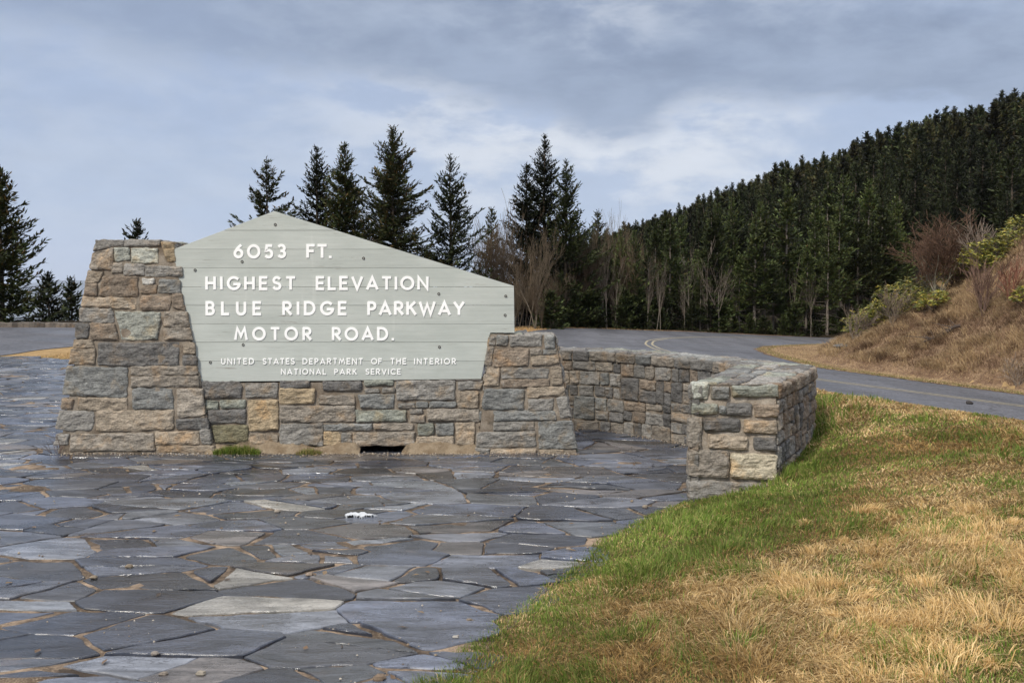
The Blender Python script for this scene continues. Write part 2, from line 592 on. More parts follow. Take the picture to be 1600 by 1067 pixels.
def terrain(X, Y):
    X, Y = np.asarray(X, float), np.asarray(Y, float)
    zp = road_z(X)
    u = X / np.maximum(Y, 1.0)
    r = np.hypot(X, Y)
    z = zp.copy()
    # forested mountain beyond the road
    s = np.interp(u, SKY_U, SKY_S)
    R1 = 265.0
    crest = s * R1 + 1.36 - 7.8
    mt = zp + (crest - zp) * np.clip((r - 70) / (R1 - 70), 0, 1) ** 0.9 - np.maximum(r - R1, 0) * 0.35
    wm = sstep(u, 0.02, 0.08) * (Y > 30)
    z = np.where(wm > 0, z * (1 - wm) + mt * wm, z)
    # land falls away past the far edge of the parking lot
    ye = np.interp(u, [-0.6, -0.514, -0.3, 0, 0.1], [33, 35, 46, 63, 65])
    drop = np.maximum(0, r - ye * np.sqrt(1 + np.minimum(u * u, 1)) - 3.0)
    wd = sstep(u, 0.03, -0.06) * (Y > 20)
    z = z - wd * np.minimum(0.22 * drop + 0.0006 * drop ** 2, 420)
    # plaza apron
    dP = poly_sd(X, Y, PLAZA)
    wp = 1 - sstep(dP, 0.2, 4.5)
    z = z * (1 - wp) + (-0.055) * wp
    # lawn berm right of the plaza
    p = 0.93 * X + 0.37 * Y
    q = 5.7 - p
    dE = np.maximum(dP, 0)
    rat = np.clip(q, 0, None) / (np.clip(q, 0, None) + dE + 1e-6)
    zl = 0.45 * (1 - rat ** 1.7)
    zl = np.where(q < 0, 0.45 - 0.30 * np.maximum(-q - 0.2, 0), zl) - 0.02
    onr = (X > -2.5) & (Y < 24) & (dP > 0) & ((p > 1.0) | (Y < 8)) & (Y < 12 + (X > 1.5) * 20)
    z = np.where(onr, np.maximum(zl, np.minimum(z, zp + 0.0)), z)
    # cut bank inside the bend
    dB = -poly_sd(X, Y, TOE)
    rise = 9.0 * (1 - np.exp(-np.clip(dB, 0, None) * 0.92 / 9.0))
    rise = rise * np.interp(u, [.30, .37, .40, .45, .48, .515, .6], [.62, .62, .67, .77, .88, 1.04, 1.2])      # the bank climbs away from the bend
    rise = rise + sstep(dB, 0.4, 3) * (0.22 * fbm2(X * .45, Y * .45, 4, 5) + 0.05 * fbm2(X * 2, Y * 2, 3, 6))
    wb = (dB > 0) & (Y > -5)
    z = np.where(wb, zp + 0.0 + rise, z)
    return z


def sheet(name, xs, ys, mat, zfun, keep=None, col=(1, 1, 1), smooth=True):
    X, Y = np.meshgrid(xs, ys)
    X, Y = X.ravel(), Y.ravel()
    Z = zfun(X, Y)
    F = grid_faces(len(xs) - 1, len(ys) - 1)
    if keep is not None:
        k = keep(X, Y)
        F = F[k[F].all(1)]
    used = np.unique(F)
    remap = np.zeros(len(X), np.int64)
    remap[used] = np.arange(len(used))
    mb = MB()
    c = col(X, Y)[used] if callable(col) else col
    mb.add(np.stack([X, Y, Z], 1)[used], [remap[F]], c)
    o = mb.build(name, mat, None, smooth)
    return tag(o, kind='structure')


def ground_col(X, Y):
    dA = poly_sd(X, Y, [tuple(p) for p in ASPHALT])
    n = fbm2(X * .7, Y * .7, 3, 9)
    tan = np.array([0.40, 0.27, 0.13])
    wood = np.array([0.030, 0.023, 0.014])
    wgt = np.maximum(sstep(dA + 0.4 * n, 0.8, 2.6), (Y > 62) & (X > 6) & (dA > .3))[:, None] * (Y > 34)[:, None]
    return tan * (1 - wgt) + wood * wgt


geo_s = np.array([1.0, 1.12, 1.26, 1.45, 1.7, 2.0, 2.5, 3.2, 4.2, 5.6, 7.5, 11, 18, 32, 60])
xs = np.unique(np.concatenate([-95 * geo_s[::-1], np.arange(-95, -30, 2.5), np.arange(-30, 34, 0.5), np.arange(34, 110, 2.0), 110 * geo_s]))
ys = np.unique(np.concatenate([-6 * geo_s[::-1] * 4, np.arange(-20, 0, 2.0), np.arange(0, 72, 0.5), np.arange(72, 300, 3.0), 300 * geo_s[:-2]]))
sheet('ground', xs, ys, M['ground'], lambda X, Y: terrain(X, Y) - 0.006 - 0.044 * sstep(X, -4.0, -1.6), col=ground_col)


def lawn_keep(X, Y):
    dP = poly_sd(X, Y, PLAZA)
    dA = poly_sd(X, Y, [tuple(p) for p in ASPHALT])
    return (dP > -0.08) & (dA > -0.3) & (0.93 * X + 0.37 * Y > 0.4)


sheet('lawn', np.arange(-1.2, 14, 0.07), np.arange(1.2, 19, 0.07), M['lawn'],
      lambda X, Y: terrain(X, Y) - 0.010 + 0.008 * fbm2(X * 5, Y * 5, 3, 2), keep=lawn_keep)


def bank_keep(X, Y):
    dA = poly_sd(X, Y, [tuple(p) for p in ASPHALT])
    return (dA > -0.15) & (X > 9.5) & (0.93 * X + 0.37 * Y > 20.0) & (Y > 12)


sheet('hillside', np.arange(9.5, 46, 0.22), np.arange(12, 66, 0.22), M['bank'],
      lambda X, Y: terrain(X, Y) + 0.02, keep=bank_keep)

# asphalt: one flat tilted sheet
mb = MB()
A3 = [(p[0], p[1], RA + RB * p[0] + 0.012) for p in ASPHALT]
mb.add(A3, [list(range(len(A3)))])
road = mb.build('road', M['asphalt'])
tag(road, kind='structure')
import bmesh
bm = bmesh.new()
bm.from_mesh(road.data)
bmesh.ops.triangulate(bm, faces=bm.faces[:])
be = [e for e in bm.edges if e.is_boundary]
r_ = bmesh.ops.extrude_edge_only(bm, edges=be)
for v in r_['geom']:
    if isinstance(v, bmesh.types.BMVert):
        v.co.z -= 0.35
bm.normal_update()
for f in bm.faces:
    if f.normal.z < -.5:
        f.normal_flip()
bm.to_mesh(road.data)
bm.free()


def ribbon(pts, off, width, lift):
    P = np.array(pts)[:, :2]
    # resample smoothly
    d = np.concatenate([[0], np.cumsum(np.hypot(*np.diff(P, axis=0).T))])
    s = np.linspace(0, d[-1], 160)
    Q = np.stack([np.interp(s, d, P[:, 0]), np.interp(s, d, P[:, 1])], 1)
    for _ in range(6):
        Q[1:-1] = (Q[:-2] + 2 * Q[1:-1] + Q[2:]) / 4
    T = np.gradient(Q, axis=0)
    T /= np.linalg.norm(T, axis=1)[:, None]
    N = np.stack([-T[:, 1], T[:, 0]], 1)
    a, b = Q + N * (off - width / 2), Q + N * (off + width / 2)
    n = len(Q)
    V = np.concatenate([np.c_[a, RA + RB * a[:, 0] + lift], np.c_[b, RA + RB * b[:, 0] + lift]])
    i = np.arange(n - 1)
    return V, [np.stack([i, i + 1, i + 1 + n, i + n], 1)]


CENTRE = [on_road(*p) for p in ((1720, 651), (1585, 633.5), (1440, 614.5), (1285, 594.5), (1180, 578), (1100, 563.5), (1050, 552.5), (1024, 544.5), (1013, 538.5), (1016, 533), (1040, 528.9), (1090, 526.9), (1200, 528), (1320, 531.8), (1430, 532.3))]
mb = MB()
for off in (-0.15, 0.15):
    V, F = ribbon(CENTRE, off, 0.10, 0.017)
    mb.add(V, F, (0.30, 0.265, 0.185))
tag(mb.build('road_marking', M['marking']), kind='structure')

# ------------------------------------------------------------------ stones
PAL = dict(g=(.235, .225, .205), d=(.125, .122, .118), b=(.205, .212, .205), l=(.37, .385, .335), t=(.31, .255, .19),
           r=(.235, .185, .137), o=(.37, .285, .175), m=(.165, .15, .085), y=(.54, .475, .345), w=(.55, .54, .50), n=(.24, .255, .215), c=(.285, .25, .205))
PAL = {k_: tuple(.84 * a + .16 * b for a, b in zip(v_, (.24, .222, .19))) for k_, v_ in PAL.items()}
rs = random.Random(4)


def stone(mb, q, mapf, col, seed, bulge=0.007, amp=0.011, depth=0.07, cell=0.013, wob=0.0065):
    q = np.asarray(q, float)
    wd = (np.linalg.norm(q[1] - q[0]) + np.linalg.norm(q[2] - q[3])) / 2
    ht = (np.linalg.norm(q[3] - q[0]) + np.linalg.norm(q[2] - q[1])) / 2
    if wd < 0.012 or ht < 0.012:
        return

    def axis(L):
        e = min(0.007, L * 0.12) / L
        n = int(np.clip(L / cell, 2, 44))
        return np.concatenate([[0], np.linspace(e, 1 - e, n + 1), [1]])
    a, b = axis(wd), axis(ht)
    A, B = np.meshgrid(a, b)
    A, B = A.ravel(), B.ravel()
    dx, dy = np.minimum(A, 1 - A) * wd, np.minimum(B, 1 - B) * ht
    # round the corners
    rad = min(rs.uniform(.004, .020), wd * 0.2, ht * 0.22)
    cx, cy = np.clip(rad - dx, 0, None), np.clip(rad - dy, 0, None)
    k = np.where((cx > 0) & (cy > 0), 1 - np.maximum(cx, cy) / np.maximum(np.hypot(cx, cy), 1e-9), 0.0)
    sa, sb = np.where(A < .5, 1, -1), np.where(B < .5, 1, -1)
    A2, B2 = A + sa * k * cx / wd, B + sb * k * cy / ht
    P = ((1 - A2) * (1 - B2))[:, None] * q[0] + (A2 * (1 - B2))[:, None] * q[1] + (A2 * B2)[:, None] * q[2] + ((1 - A2) * B2)[:, None] * q[3]
    s3 = np.c_[P, np.full(len(P), seed * 3.7)]
    near = np.exp(-np.minimum(dx, dy) / 0.02)
    P = P + (np.stack([fbm(s3 * np.array([17, 17, 1]), 4, 11, .6), fbm(s3 * np.array([17, 17, 1]) + 50, 4, 12, .6)], 1) * wob) * near[:, None]
    d = np.minimum(dx, dy)
    tilt = (rs.uniform(-1, 1) * (A - .5) + rs.uniform(-1, 1) * (B - .5)) * 0.012
    rdg = 1 - 2.2 * np.abs(fbm(s3 * np.array([7, 9, 1]) + 9, 3, 23, .5))        # broken, faceted face
    h = bulge * (1 - np.exp(-d / 0.006)) + (amp * (.7 * fbm(s3 * np.array([12, 19, 1]), 4, 21, 0.6) + .55 * rdg) + tilt) * np.clip(d / 0.012, 0.25, 1)
    nx, ny = len(a) - 1, len(b) - 1
    V = mapf(P[:, 0], P[:, 1], h)
    ring = np.concatenate([np.arange(nx + 1), (np.arange(1, ny + 1)) * (nx + 1) + nx, ny * (nx + 1) + np.arange(nx - 1, -1, -1), np.arange(ny - 1, 0, -1) * (nx + 1)])
    back = mapf(P[ring, 0], P[ring, 1], np.full(len(ring), -depth))
    m = len(ring)
    i = np.arange(m)
    sk = np.stack([ring[i], len(P) + i, len(P) + (i + 1) % m, ring[(i + 1) % m]], 1)
    c = np.asarray(col) * (1 + 0.10 * fbm(s3 * 5, 3, 31))[:, None]
    mb.add(np.concatenate([V, back]), [grid_faces(nx, ny), sk], np.concatenate([c, c[ring]]))


class Plane:
    def __init__(self, p0, u, v):
        self.p0 = np.asarray(p0, float)
        self.u = np.asarray(u, float) / np.linalg.norm(u)
        v = np.asarray(v, float)
        v = v - self.u * np.dot(v, self.u)
        self.v = v / np.linalg.norm(v)
        self.n = np.cross(self.u, self.v)

    def st(self, px, py):
        d = hit(px, py, self.p0, self.n) - self.p0
        return np.array([np.dot(d, self.u), np.dot(d, self.v)])

    def __call__(self, s, t, h):
        return self.p0 + np.outer(s, self.u) + np.outer(t, self.v) + np.outer(h, self.n)


def quad_frame(A, B, C, D):
    """face with corners bl, br, tr, tl (seen from outside); coordinates in metres"""
    A, B, C, D = (np.asarray(p, float) for p in (A, B, C, D))
    W_, H_ = (np.linalg.norm(B - A) + np.linalg.norm(C - D)) / 2, (np.linalg.norm(D - A) + np.linalg.norm(C - B)) / 2
    n = np.cross(B - A, D - A)
    n /= np.linalg.norm(n)

    def f(s, t, h):
        a, b = (s / W_)[:, None], (t / H_)[:, None]
        return (1 - a) * (1 - b) * A + a * (1 - b) * B + a * b * C + (1 - a) * b * D + np.outer(h, n)
    return f, W_, H_


def ashlar(W_, H_, rr, wmax=0.42, hmax=0.17, wmin=0.10, hmin=0.06):
    """random rubble courses: list of rectangles"""
    outl = []

    def cut(x0, y0, x1, y1, dep):
        w_, h_ = x1 - x0, y1 - y0
        if h_ > hmax * rr.uniform(.75, 1.25) and h_ > 2 * hmin:
            if w_ > wmax * 2.4 and rr.random() < .55:
                k = x0 + w_ * rr.uniform(.35, .65)
                cut(x0, y0, k, y1, dep + 1)
                cut(k, y0, x1, y1, dep + 1)
                return
            k = y0 + np.clip(h_ * rr.uniform(.3, .7), hmin, h_ - hmin)
            cut(x0, y0, x1, k, dep + 1)
            cut(x0, k, x1, y1, dep + 1)
        elif w_ > wmax * rr.uniform(.5, 1.15) and w_ > 2 * wmin:
            k = x0 + np.clip(w_ * rr.uniform(.3, .7), wmin, w_ - wmin)
            cut(x0, y0, k, y1, dep + 1)
            cut(k, y0, x1, y1, dep + 1)
        else:
            outl.append((x0, y0, x1, y1))
    cut(0, 0, W_, H_, 0)
    return outl


def lay(mb, mapf, W_, H_, seed, pal='ggddbtrcn', joint=0.011, mul=1.0, depth=0.06, **kw):
    rr = random.Random(seed)
    for k, (x0, y0, x1, y1) in enumerate(ashlar(W_, H_, rr, **kw)):
        j = joint * rr.uniform(.6, 1.2)
        jt = lambda: rr.uniform(-.006, .006)
        q = [(x0 + j + jt(), y0 + j + jt()), (x1 - j + jt(), y0 + j + jt()), (x1 - j + jt(), y1 - j + jt()), (x0 + j + jt(), y1 - j + jt())]
        c = np.array(PAL[rr.choice(pal)]) * rr.uniform(.8, 1.2) * mul
        stone(mb, q, mapf, c, seed * 31 + k, depth=depth)


def mortar_face(mb, mapf, q, h0=-0.010, cell=0.03, seed=0, col=(1, 1, 1)):
    q = np.asarray(q, float)
    nx = int(np.clip(np.linalg.norm(q[1] - q[0]) / cell, 2, 120))
    ny = int(np.clip(np.linalg.norm(q[3] - q[0]) / cell, 2, 120))
    A, B = np.meshgrid(np.linspace(0, 1, nx + 1), np.linspace(0, 1, ny + 1))
    A, B = A.ravel(), B.ravel()
    P = ((1 - A) * (1 - B))[:, None] * q[0] + (A * (1 - B))[:, None] * q[1] + (A * B)[:, None] * q[2] + ((1 - A) * B)[:, None] * q[3]
    e = np.clip(np.minimum(np.minimum(A, 1 - A), np.minimum(B, 1 - B)) * 12, 0, 1)
    h = h0 + 0.007 * fbm(np.c_[P * 16, np.full(len(P), seed)], 3, 41) * e
    mb.add(mapf(P[:, 0], P[:, 1], h), [grid_faces(nx, ny)], col)


def conv(pts, ox, oy, k):
    return [(ox + x / k, oy + y / k) for x, y in pts]


def A_(*p):
    return conv(p, 60, 360, 2.885)


def B_(*p):
    return conv(p, 440, 480, 3.2)


def E_(*p):
    return conv(p, 1000, 540, 4.103)


# stones read off the photograph: (colour, tl, tr, br, bl)
LEFT = [('g', A_((262, 42), (325, 44), (320, 78), (250, 93))), ('g', A_((328, 46), (385, 46), (385, 72), (328, 74))),
        ('g', A_((389, 44), (548, 42), (546, 70), (389, 72))), ('o', A_((554, 54), (605, 52), (614, 136), (582, 140))),
        ('c', A_((245, 96), (338, 80), (334, 178), (232, 176))), ('l', A_((343, 78), (412, 80), (408, 135), (345, 138))),
        ('l', A_((422, 82), (538, 82), (536, 146), (420, 144))), ('c', A_((334, 145), (378, 145), (376, 190), (332, 190))),
        ('g', A_((392, 152), (476, 152), (478, 202), (384, 200))), ('g', A_((480, 158), (644, 165), (646, 206), (480, 204))),
        ('t', A_((225, 182), (290, 188), (268, 235), (214, 236))), ('r', A_((212, 241), (265, 241), (262, 294), (205, 294))),
        ('r', A_((292, 206), (446, 208), (444, 302), (274, 296))), ('w', A_((468, 217), (520, 217), (520, 242), (468, 242))),
        ('r', A_((465, 247), (535, 247), (530, 284), (462, 284))), ('b', A_((543, 222), (638, 224), (640, 282), (540, 282))),
        ('t', A_((200, 299), (440, 306), (436, 354), (196, 344))), ('r', A_((464, 298), (594, 300), (592, 358), (460, 356))),
        ('r', A_((602, 286), (645, 286), (660, 362), (606, 346))), ('g', A_((188, 350), (330, 353), (342, 416), (182, 410))),
        ('l', A_((346, 364), (552, 372), (534, 492), (378, 490))), ('c', A_((566, 366), (670, 368), (680, 435), (566, 435))),
        ('c', A_((566, 441), (682, 441), (692, 494), (566, 494))), ('d', A_((172, 420), (230, 420), (222, 484), (166, 486))),
        ('r', A_((238, 418), (346, 424), (358, 494), (230, 492))), ('t', A_((162, 491), (240, 495), (258, 530), (156, 528))),
        ('t', A_((150, 535), (256, 537), (250, 604), (138, 602))), ('d', A_((272, 508), (632, 506), (628, 608), (270, 606))),
        ('t', A_((656, 506), (700, 506), (704, 555), (654, 557))), ('d', A_((650, 563), (710, 565), (714, 606), (654, 608))),
        ('b', A_((128, 613), (402, 619), (398, 752), (112, 740))), ('c', A_((418, 613), (712, 613), (716, 648), (418, 653))),
        ('c', A_((418, 659), (720, 656), (724, 702), (418, 706))), ('b', A_((424, 712), (602, 714), (608, 804), (424, 804))),
        ('c', A_((622, 714), (738, 712), (750, 832), (628, 842))), ('r', A_((108, 756), (156, 760), (150, 804), (100, 804))),
        ('t', A_((178, 756), (402, 756), (400, 810), (174, 808))), ('g', A_((95, 811), (250, 817), (240, 904), (78, 896))),
        ('t', A_((265, 812), (610, 812), (604, 898), (262, 904))), ('d', A_((622, 850), (760, 846), (766, 892), (624, 898))),
        ('g', A_((80, 918), (134, 920), (132, 964), (70, 964))), ('c', A_((150, 918), (518, 914), (522, 992), (142, 992))),
        ('t', A_((528, 908), (722, 906), (724, 964), (526, 966))), ('g', A_((726, 898), (770, 898), (780, 962), (736, 962))),
        ('t', A_((534, 972), (790, 969), (794, 1004), (536, 1004)))]
LOW = [('d', A_((734, 682), (912, 684), (914, 752), (740, 756))), ('g', A_((934, 690), (1076, 690), (1076, 750), (934, 750))),
       ('n', A_((756, 768), (808, 770), (806, 804), (758, 806))), ('n', A_((820, 766), (930, 764), (930, 800), (822, 802))),
       ('d', A_((764, 810), (934, 808), (934, 864), (770, 868))), ('o', A_((944, 766), (1080, 766), (1080, 900), (950, 902))),
       ('m', A_((778, 882), (942, 880), (942, 950), (800, 955))), ('t', A_((952, 918), (1076, 918), (1076, 962), (952, 966))),
       ('d', B_((-8, 368), (138, 368), (138, 400), (-8, 402))), ('d', B_((207, 374), (398, 374), (396, 414), (207, 416))),
       ('n', B_((416, 367), (556, 367), (556, 390), (416, 392))), ('g', B_((418, 407), (486, 407), (486, 424), (418, 424))),
       ('g', B_((504, 405), (564, 405), (564, 424), (504, 426))), ('g', B_((576, 370), (864, 368), (862, 462), (576, 460))),
       ('g', B_((882, 372), (1006, 372), (990, 410), (882, 410))), ('o', B_((-10, 408), (164, 408), (164, 480), (-10, 480))),
       ('c', B_((188, 440), (362, 440), (360, 486), (186, 484))), ('b', B_((386, 436), (560, 436), (558, 502), (394, 504))),
       ('g', B_((584, 481), (664, 481), (664, 502), (584, 502))), ('b', B_((674, 475), (730, 475), (730, 498), (674, 498))),
       ('b', B_((742, 476), (870, 473), (870, 498), (742, 500))), ('t', B_((882, 422), (984, 422), (980, 502), (884, 502))),
       ('c', B_((-8, 494), (366, 495), (364, 571), (-8, 570))), ('n', B_((374, 518), (622, 518), (624, 568), (374, 570))),
       ('g', B_((642, 514), (704, 512), (704, 530), (642, 530))), ('c', B_((644, 542), (714, 540), (712, 571), (644, 571))),
       ('c', B_((730, 510), (988, 512), (986, 568), (730, 564))), ('g', B_((-8, 585), (205, 583), (203, 690), (-8, 690))),
       ('b', B_((212, 587), (452, 583), (452, 612), (212, 614))), ('c', B_((462, 583), (658, 583), (658, 612), (462, 612))),
       ('n', B_((680, 584), (758, 583), (758, 636), (680, 640))), ('b', B_((774, 583), (860, 583), (860, 638), (774, 636))),
       ('t', B_((872, 581), (964, 577), (960, 690), (874, 688))), ('o', B_((212, 623), (290, 625), (288, 690), (212, 690))),
       ('g', B_((300, 632), (352, 629), (352, 692), (302, 694))), ('c', B_((358, 627), (664, 625), (664, 690), (358, 692))),
       ('t', B_((674, 651), (860, 647), (860, 692), (674, 696)))]
RIGHT = [('g', B_((1042, 150), (1068, 143), (1070, 190), (1042, 190))), ('b', B_((1074, 140), (1130, 140), (1126, 190), (1074, 192))),
         ('g', B_((1142, 138), (1300, 136), (1298, 192), (1142, 194))), ('b', B_((1314, 140), (1364, 142), (1366, 206), (1322, 206))),
         ('c', B_((1244, 209), (1296, 207), (1296, 236), (1244, 236))), ('b', B_((1308, 211), (1370, 213), (1370, 234), (1308, 234))),
         ('c', B_((1028, 201), (1058, 198), (1048, 290), (1018, 290))), ('r', B_((1066, 210), (1236, 208), (1228, 294), (1056, 294))),
         ('t', B_((1250, 246), (1384, 241), (1384, 284), (1250, 290))), ('t', B_((1030, 308), (1092, 307), (1084, 392), (1012, 392))),
         ('g', B_((1102, 308), (1334, 307), (1332, 354), (1102, 354))), ('r', B_((1098, 364), (1338, 358), (1340, 394), (1098, 400))),
         ('t', B_((1346, 300), (1398, 297), (1404, 386), (1352, 390))), ('b', B_((1014, 407), (1216, 410), (1210, 510), (1002, 508))),
         ('t', B_((1228, 403), (1414, 399), (1416, 440), (1230, 452))), ('g', B_((1232, 461), (1358, 457), (1356, 510), (1232, 512))),
         ('g', B_((1374, 451), (1430, 449), (1444, 548), (1394, 552))), ('b', B_((1060, 521), (1366, 518), (1376, 560), (1064, 568))),
         ('g', B_((1060, 575), (1262, 575), (1264, 614), (1060, 616))), ('g', B_((972, 627), (1266, 623), (1270, 694), (974, 696))),
         ('b', B_((1284, 573), (1452, 567), (1474, 705), (1286, 709))), ('g', B_((970, 705), (1038, 707), (1036, 742), (972, 742))),
         ('t', B_((1046, 713), (1274, 709), (1274, 738), (1048, 740))), ('t', B_((1292, 713), (1412, 714), (1410, 738), (1292, 738)))]
END = [('l', E_((337, 235), (445, 231), (430, 340), (342, 340))), ('b', E_((457, 262), (572, 262), (568, 340), (460, 336))),
       ('n', E_((594, 262), (882, 258), (880, 330), (598, 324))), ('n', E_((334, 373), (498, 379), (496, 440), (334, 436))),
       ('b', E_((506, 386), (548, 388), (548, 436), (506, 436))), ('d', E_((557, 370), (716, 374), (714, 446), (557, 442))),
       ('r', E_((734, 376), (890, 378), (890, 460), (738, 454))), ('c', E_((318, 463), (398, 461), (393, 654), (314, 650))),
       ('d', E_((412, 463), (640, 468), (638, 550), (412, 546))), ('t', E_((666, 474), (876, 482), (874, 562), (670, 556))),
       ('t', E_((442, 568), (690, 586), (688, 666), (440, 658))), ('d', E_((734, 590), (870, 587), (866, 674), (740, 662))),
       ('c', E_((314, 668), (573, 676), (565, 848), (314, 838))), ('y', E_((584, 690), (880, 700), (872, 862), (584, 846))),
       ('g', E_((316, 869), (860, 880), (856, 972), (318, 992)))]


GROW = np.array([.004, .0035])               # stones swell a little into their joints


def front_stones(mb, frame, lst, seed, mul=1.0, **kw):
    for k, (c, px) in enumerate(lst):
        tl, tr, br, bl = [frame.st(*p) for p in px]
        cq = (tl + tr + br + bl) / 4
        tl, tr, br, bl = [p + np.sign(p - cq) * np.minimum(GROW, 1.0) for p in (tl, tr, br, bl)]
        stone(mb, [bl, br, tr, tl], frame, np.array(PAL[c]) * rs.uniform(.85, 1.15) * mul, seed + k, **kw)


BAT = 0.03
sign_o = (float(at_y(540, 700, D0)[0]), float(D0) + 0.25, 0.0)
sign = thing('monument_sign', sign_o, 'grey green wooden elevation sign board with white lettering between two tapered stone piers', 'sign')


def pier(px_bl, px_br, px_tr, px_tl, stones, depth, seed, label):
    fr = Plane((0, D0, 0), (1, 0, 0), (0, BAT, 1))
    q = [fr.st(*p) for p in (px_bl, px_br, px_tr, px_tl)]
    P = [fr(np.array([a[0]]), np.array([a[1]]), np.array([-0.012]))[0] for a in q]
    P[0][2] = P[1][2] = -0.03
    Bk = [p + np.array([0, depth, 0]) for p in P]
    for k in (2, 3):
        Bk[k][1] -= 2 * BAT * P[k][2] + 0.04
    c = [np.array([0.012, 0, 0]), np.array([-0.012, 0, 0])]
    ob = bpy.data.objects  # noqa
    ms = MB()
    mm = MB()
    front_stones(ms, fr, stones, seed)
    qq = [np.array([a[0] + (0.012 if k in (0, 3) else -0.012), a[1]]) for k, a in enumerate(q)]
    qq[0][1] = qq[1][1] = -0.03
    mortar_face(mm, fr, qq, -0.008, 0.022, seed)
    faces = [(P[1], Bk[1], Bk[2], P[2]), (Bk[0], P[0], P[3], Bk[3]), (Bk[1], Bk[0], Bk[3], Bk[2])]
    for k, f in enumerate(faces):
        mf, W_, H_ = quad_frame(*f)
        lay(ms, mf, W_, H_, seed + 300 + k, 'ggbctrnt', joint=0.012)
        mortar_face(mm, mf, [(0, 0), (W_, 0), (W_, H_), (0, H_)], -0.010, 0.03, seed + k)
    mf, W_, H_ = quad_frame(P[3], P[2], Bk[2], Bk[3])
    lay(ms, mf, W_, H_, seed + 400, 'ggln', wmax=.4, hmax=.4, hmin=.15)
    mortar_face(mm, mf, [(0, 0), (W_, 0), (W_, H_), (0, H_)], -0.008, 0.03, seed + 9)
    body = ms.build('pier', M['stone'], sign)
    tag(body, label)
    child_frame(body, sign_o)
    mm.build('mortar', M['mortar'], body, True)
    return P, Bk


pier((88, 703), (333, 709), (270, 378), (150, 376), LEFT, 0.62, 1000, 'tall tapered stone pier')
pier((743, 713), (904, 709), (869, 524), (764, 522), RIGHT, 0.55, 2000, 'low tapered stone pier')

# low wall under the board, set back a little from the piers
WY = D0 + 0.045
fw = Plane((0, WY, 0), (1, 0, 0), (0, 0, 1))
ms, mm = MB(), MB()
front_stones(ms, fw, LOW, 3000, depth=0.075)
q = [fw.st(*p) for p in ((318, 702), (752, 702), (758, 596), (312, 599))]
q[0][1] = q[1][1] = 0.062
mortar_face(mm, fw, q, -0.014, 0.02, 7)
x0, x1, zt_ = q[0][0] - .05, q[1][0] + .1, q[2][1]
mf, W_, H_ = quad_frame((x1, WY + .45, -.03), (x0, WY + .45, -.03), (x0, WY + .45, zt_), (x1, WY + .45, zt_))
lay(ms, mf, W_, H_, 3300, 'ggbctrnt')
mortar_face(mm, mf, [(0, 0), (W_, 0), (W_, H_), (0, H_)], -0.01, 0.05, 8)
for zz, flip in ((zt_ - .004, 0), (0.062, 1)):
    V = [(x0, WY + .014, zz), (x1, WY + .014, zz), (x1, WY + .44, zz), (x0, WY + .44, zz)]
    mm.add(V, [[0, 1, 2, 3] if not flip else [3, 2, 1, 0]])
# crumbling mortar skirt with a gap in it
for xa, xb in ((321, 563), (628, 750)):
    pa, pb = at_y(xa, 706, WY - .02), at_y(xb, 706, WY - .02)
    n = int((pb[0] - pa[0]) / .02)
    X = np.repeat(np.linspace(pa[0], pb[0], n + 1), 5)
    prof = np.tile(np.array([[0.10, 0.075], [0.0, 0.072], [-0.03, 0.048], [-0.06, 0.018], [-0.11, -0.02]]), (n + 1, 1))
    nn = fbm(np.stack([X * 9, prof[:, 0] * 20, prof[:, 1] * 20], 1), 4, 77)
    endf = np.clip(np.minimum(X - pa[0], pb[0] - X) / .03, .3, 1)
    V = np.stack([X, WY + prof[:, 0] + .035 * nn * (prof[:, 0] < 0.05), prof[:, 1] * endf * (1 + .35 * fbm2(X * 5, X * 0, 3, 78)) + .018 * nn], 1)
    i, j = np.meshgrid(np.arange(n), np.arange(4))
    a = (i * 5 + j).ravel()
    mm.add(V, [np.stack([a, a + 1, a + 6, a + 5], 1)], (.95, .88, .76))
wall = ms.build('wall', M['stone'], sign)
child_frame(wall, sign_o)
mm.build('mortar', M['mortar'], wall, True)

# ------------------------------------------------------------------ the board
BY = D0 + 0.055
fb = Plane((0, BY, 0), (1, 0, 0), (0, 0, 1))
OUT = [(268, 391), (428.5, 330), (803, 447), (804, 519.5), (766, 519.5), (752, 592), (314, 596.5)]
OUTP = [fb.st(*p) for p in OUT]


def clip_band(poly, t0, t1):
    def clip(poly, sgn, lim):
        o = []
        for k in range(len(poly)):
            a, b = poly[k], poly[(k + 1) % len(poly)]
            da, db = sgn * (a[1] - lim), sgn * (b[1] - lim)
            if da >= 0:
                o.append(a)
            if da * db < 0:
                o.append(a + (b - a) * da / (da - db))
        return o
    return clip(clip(poly, 1, t0), -1, t1)


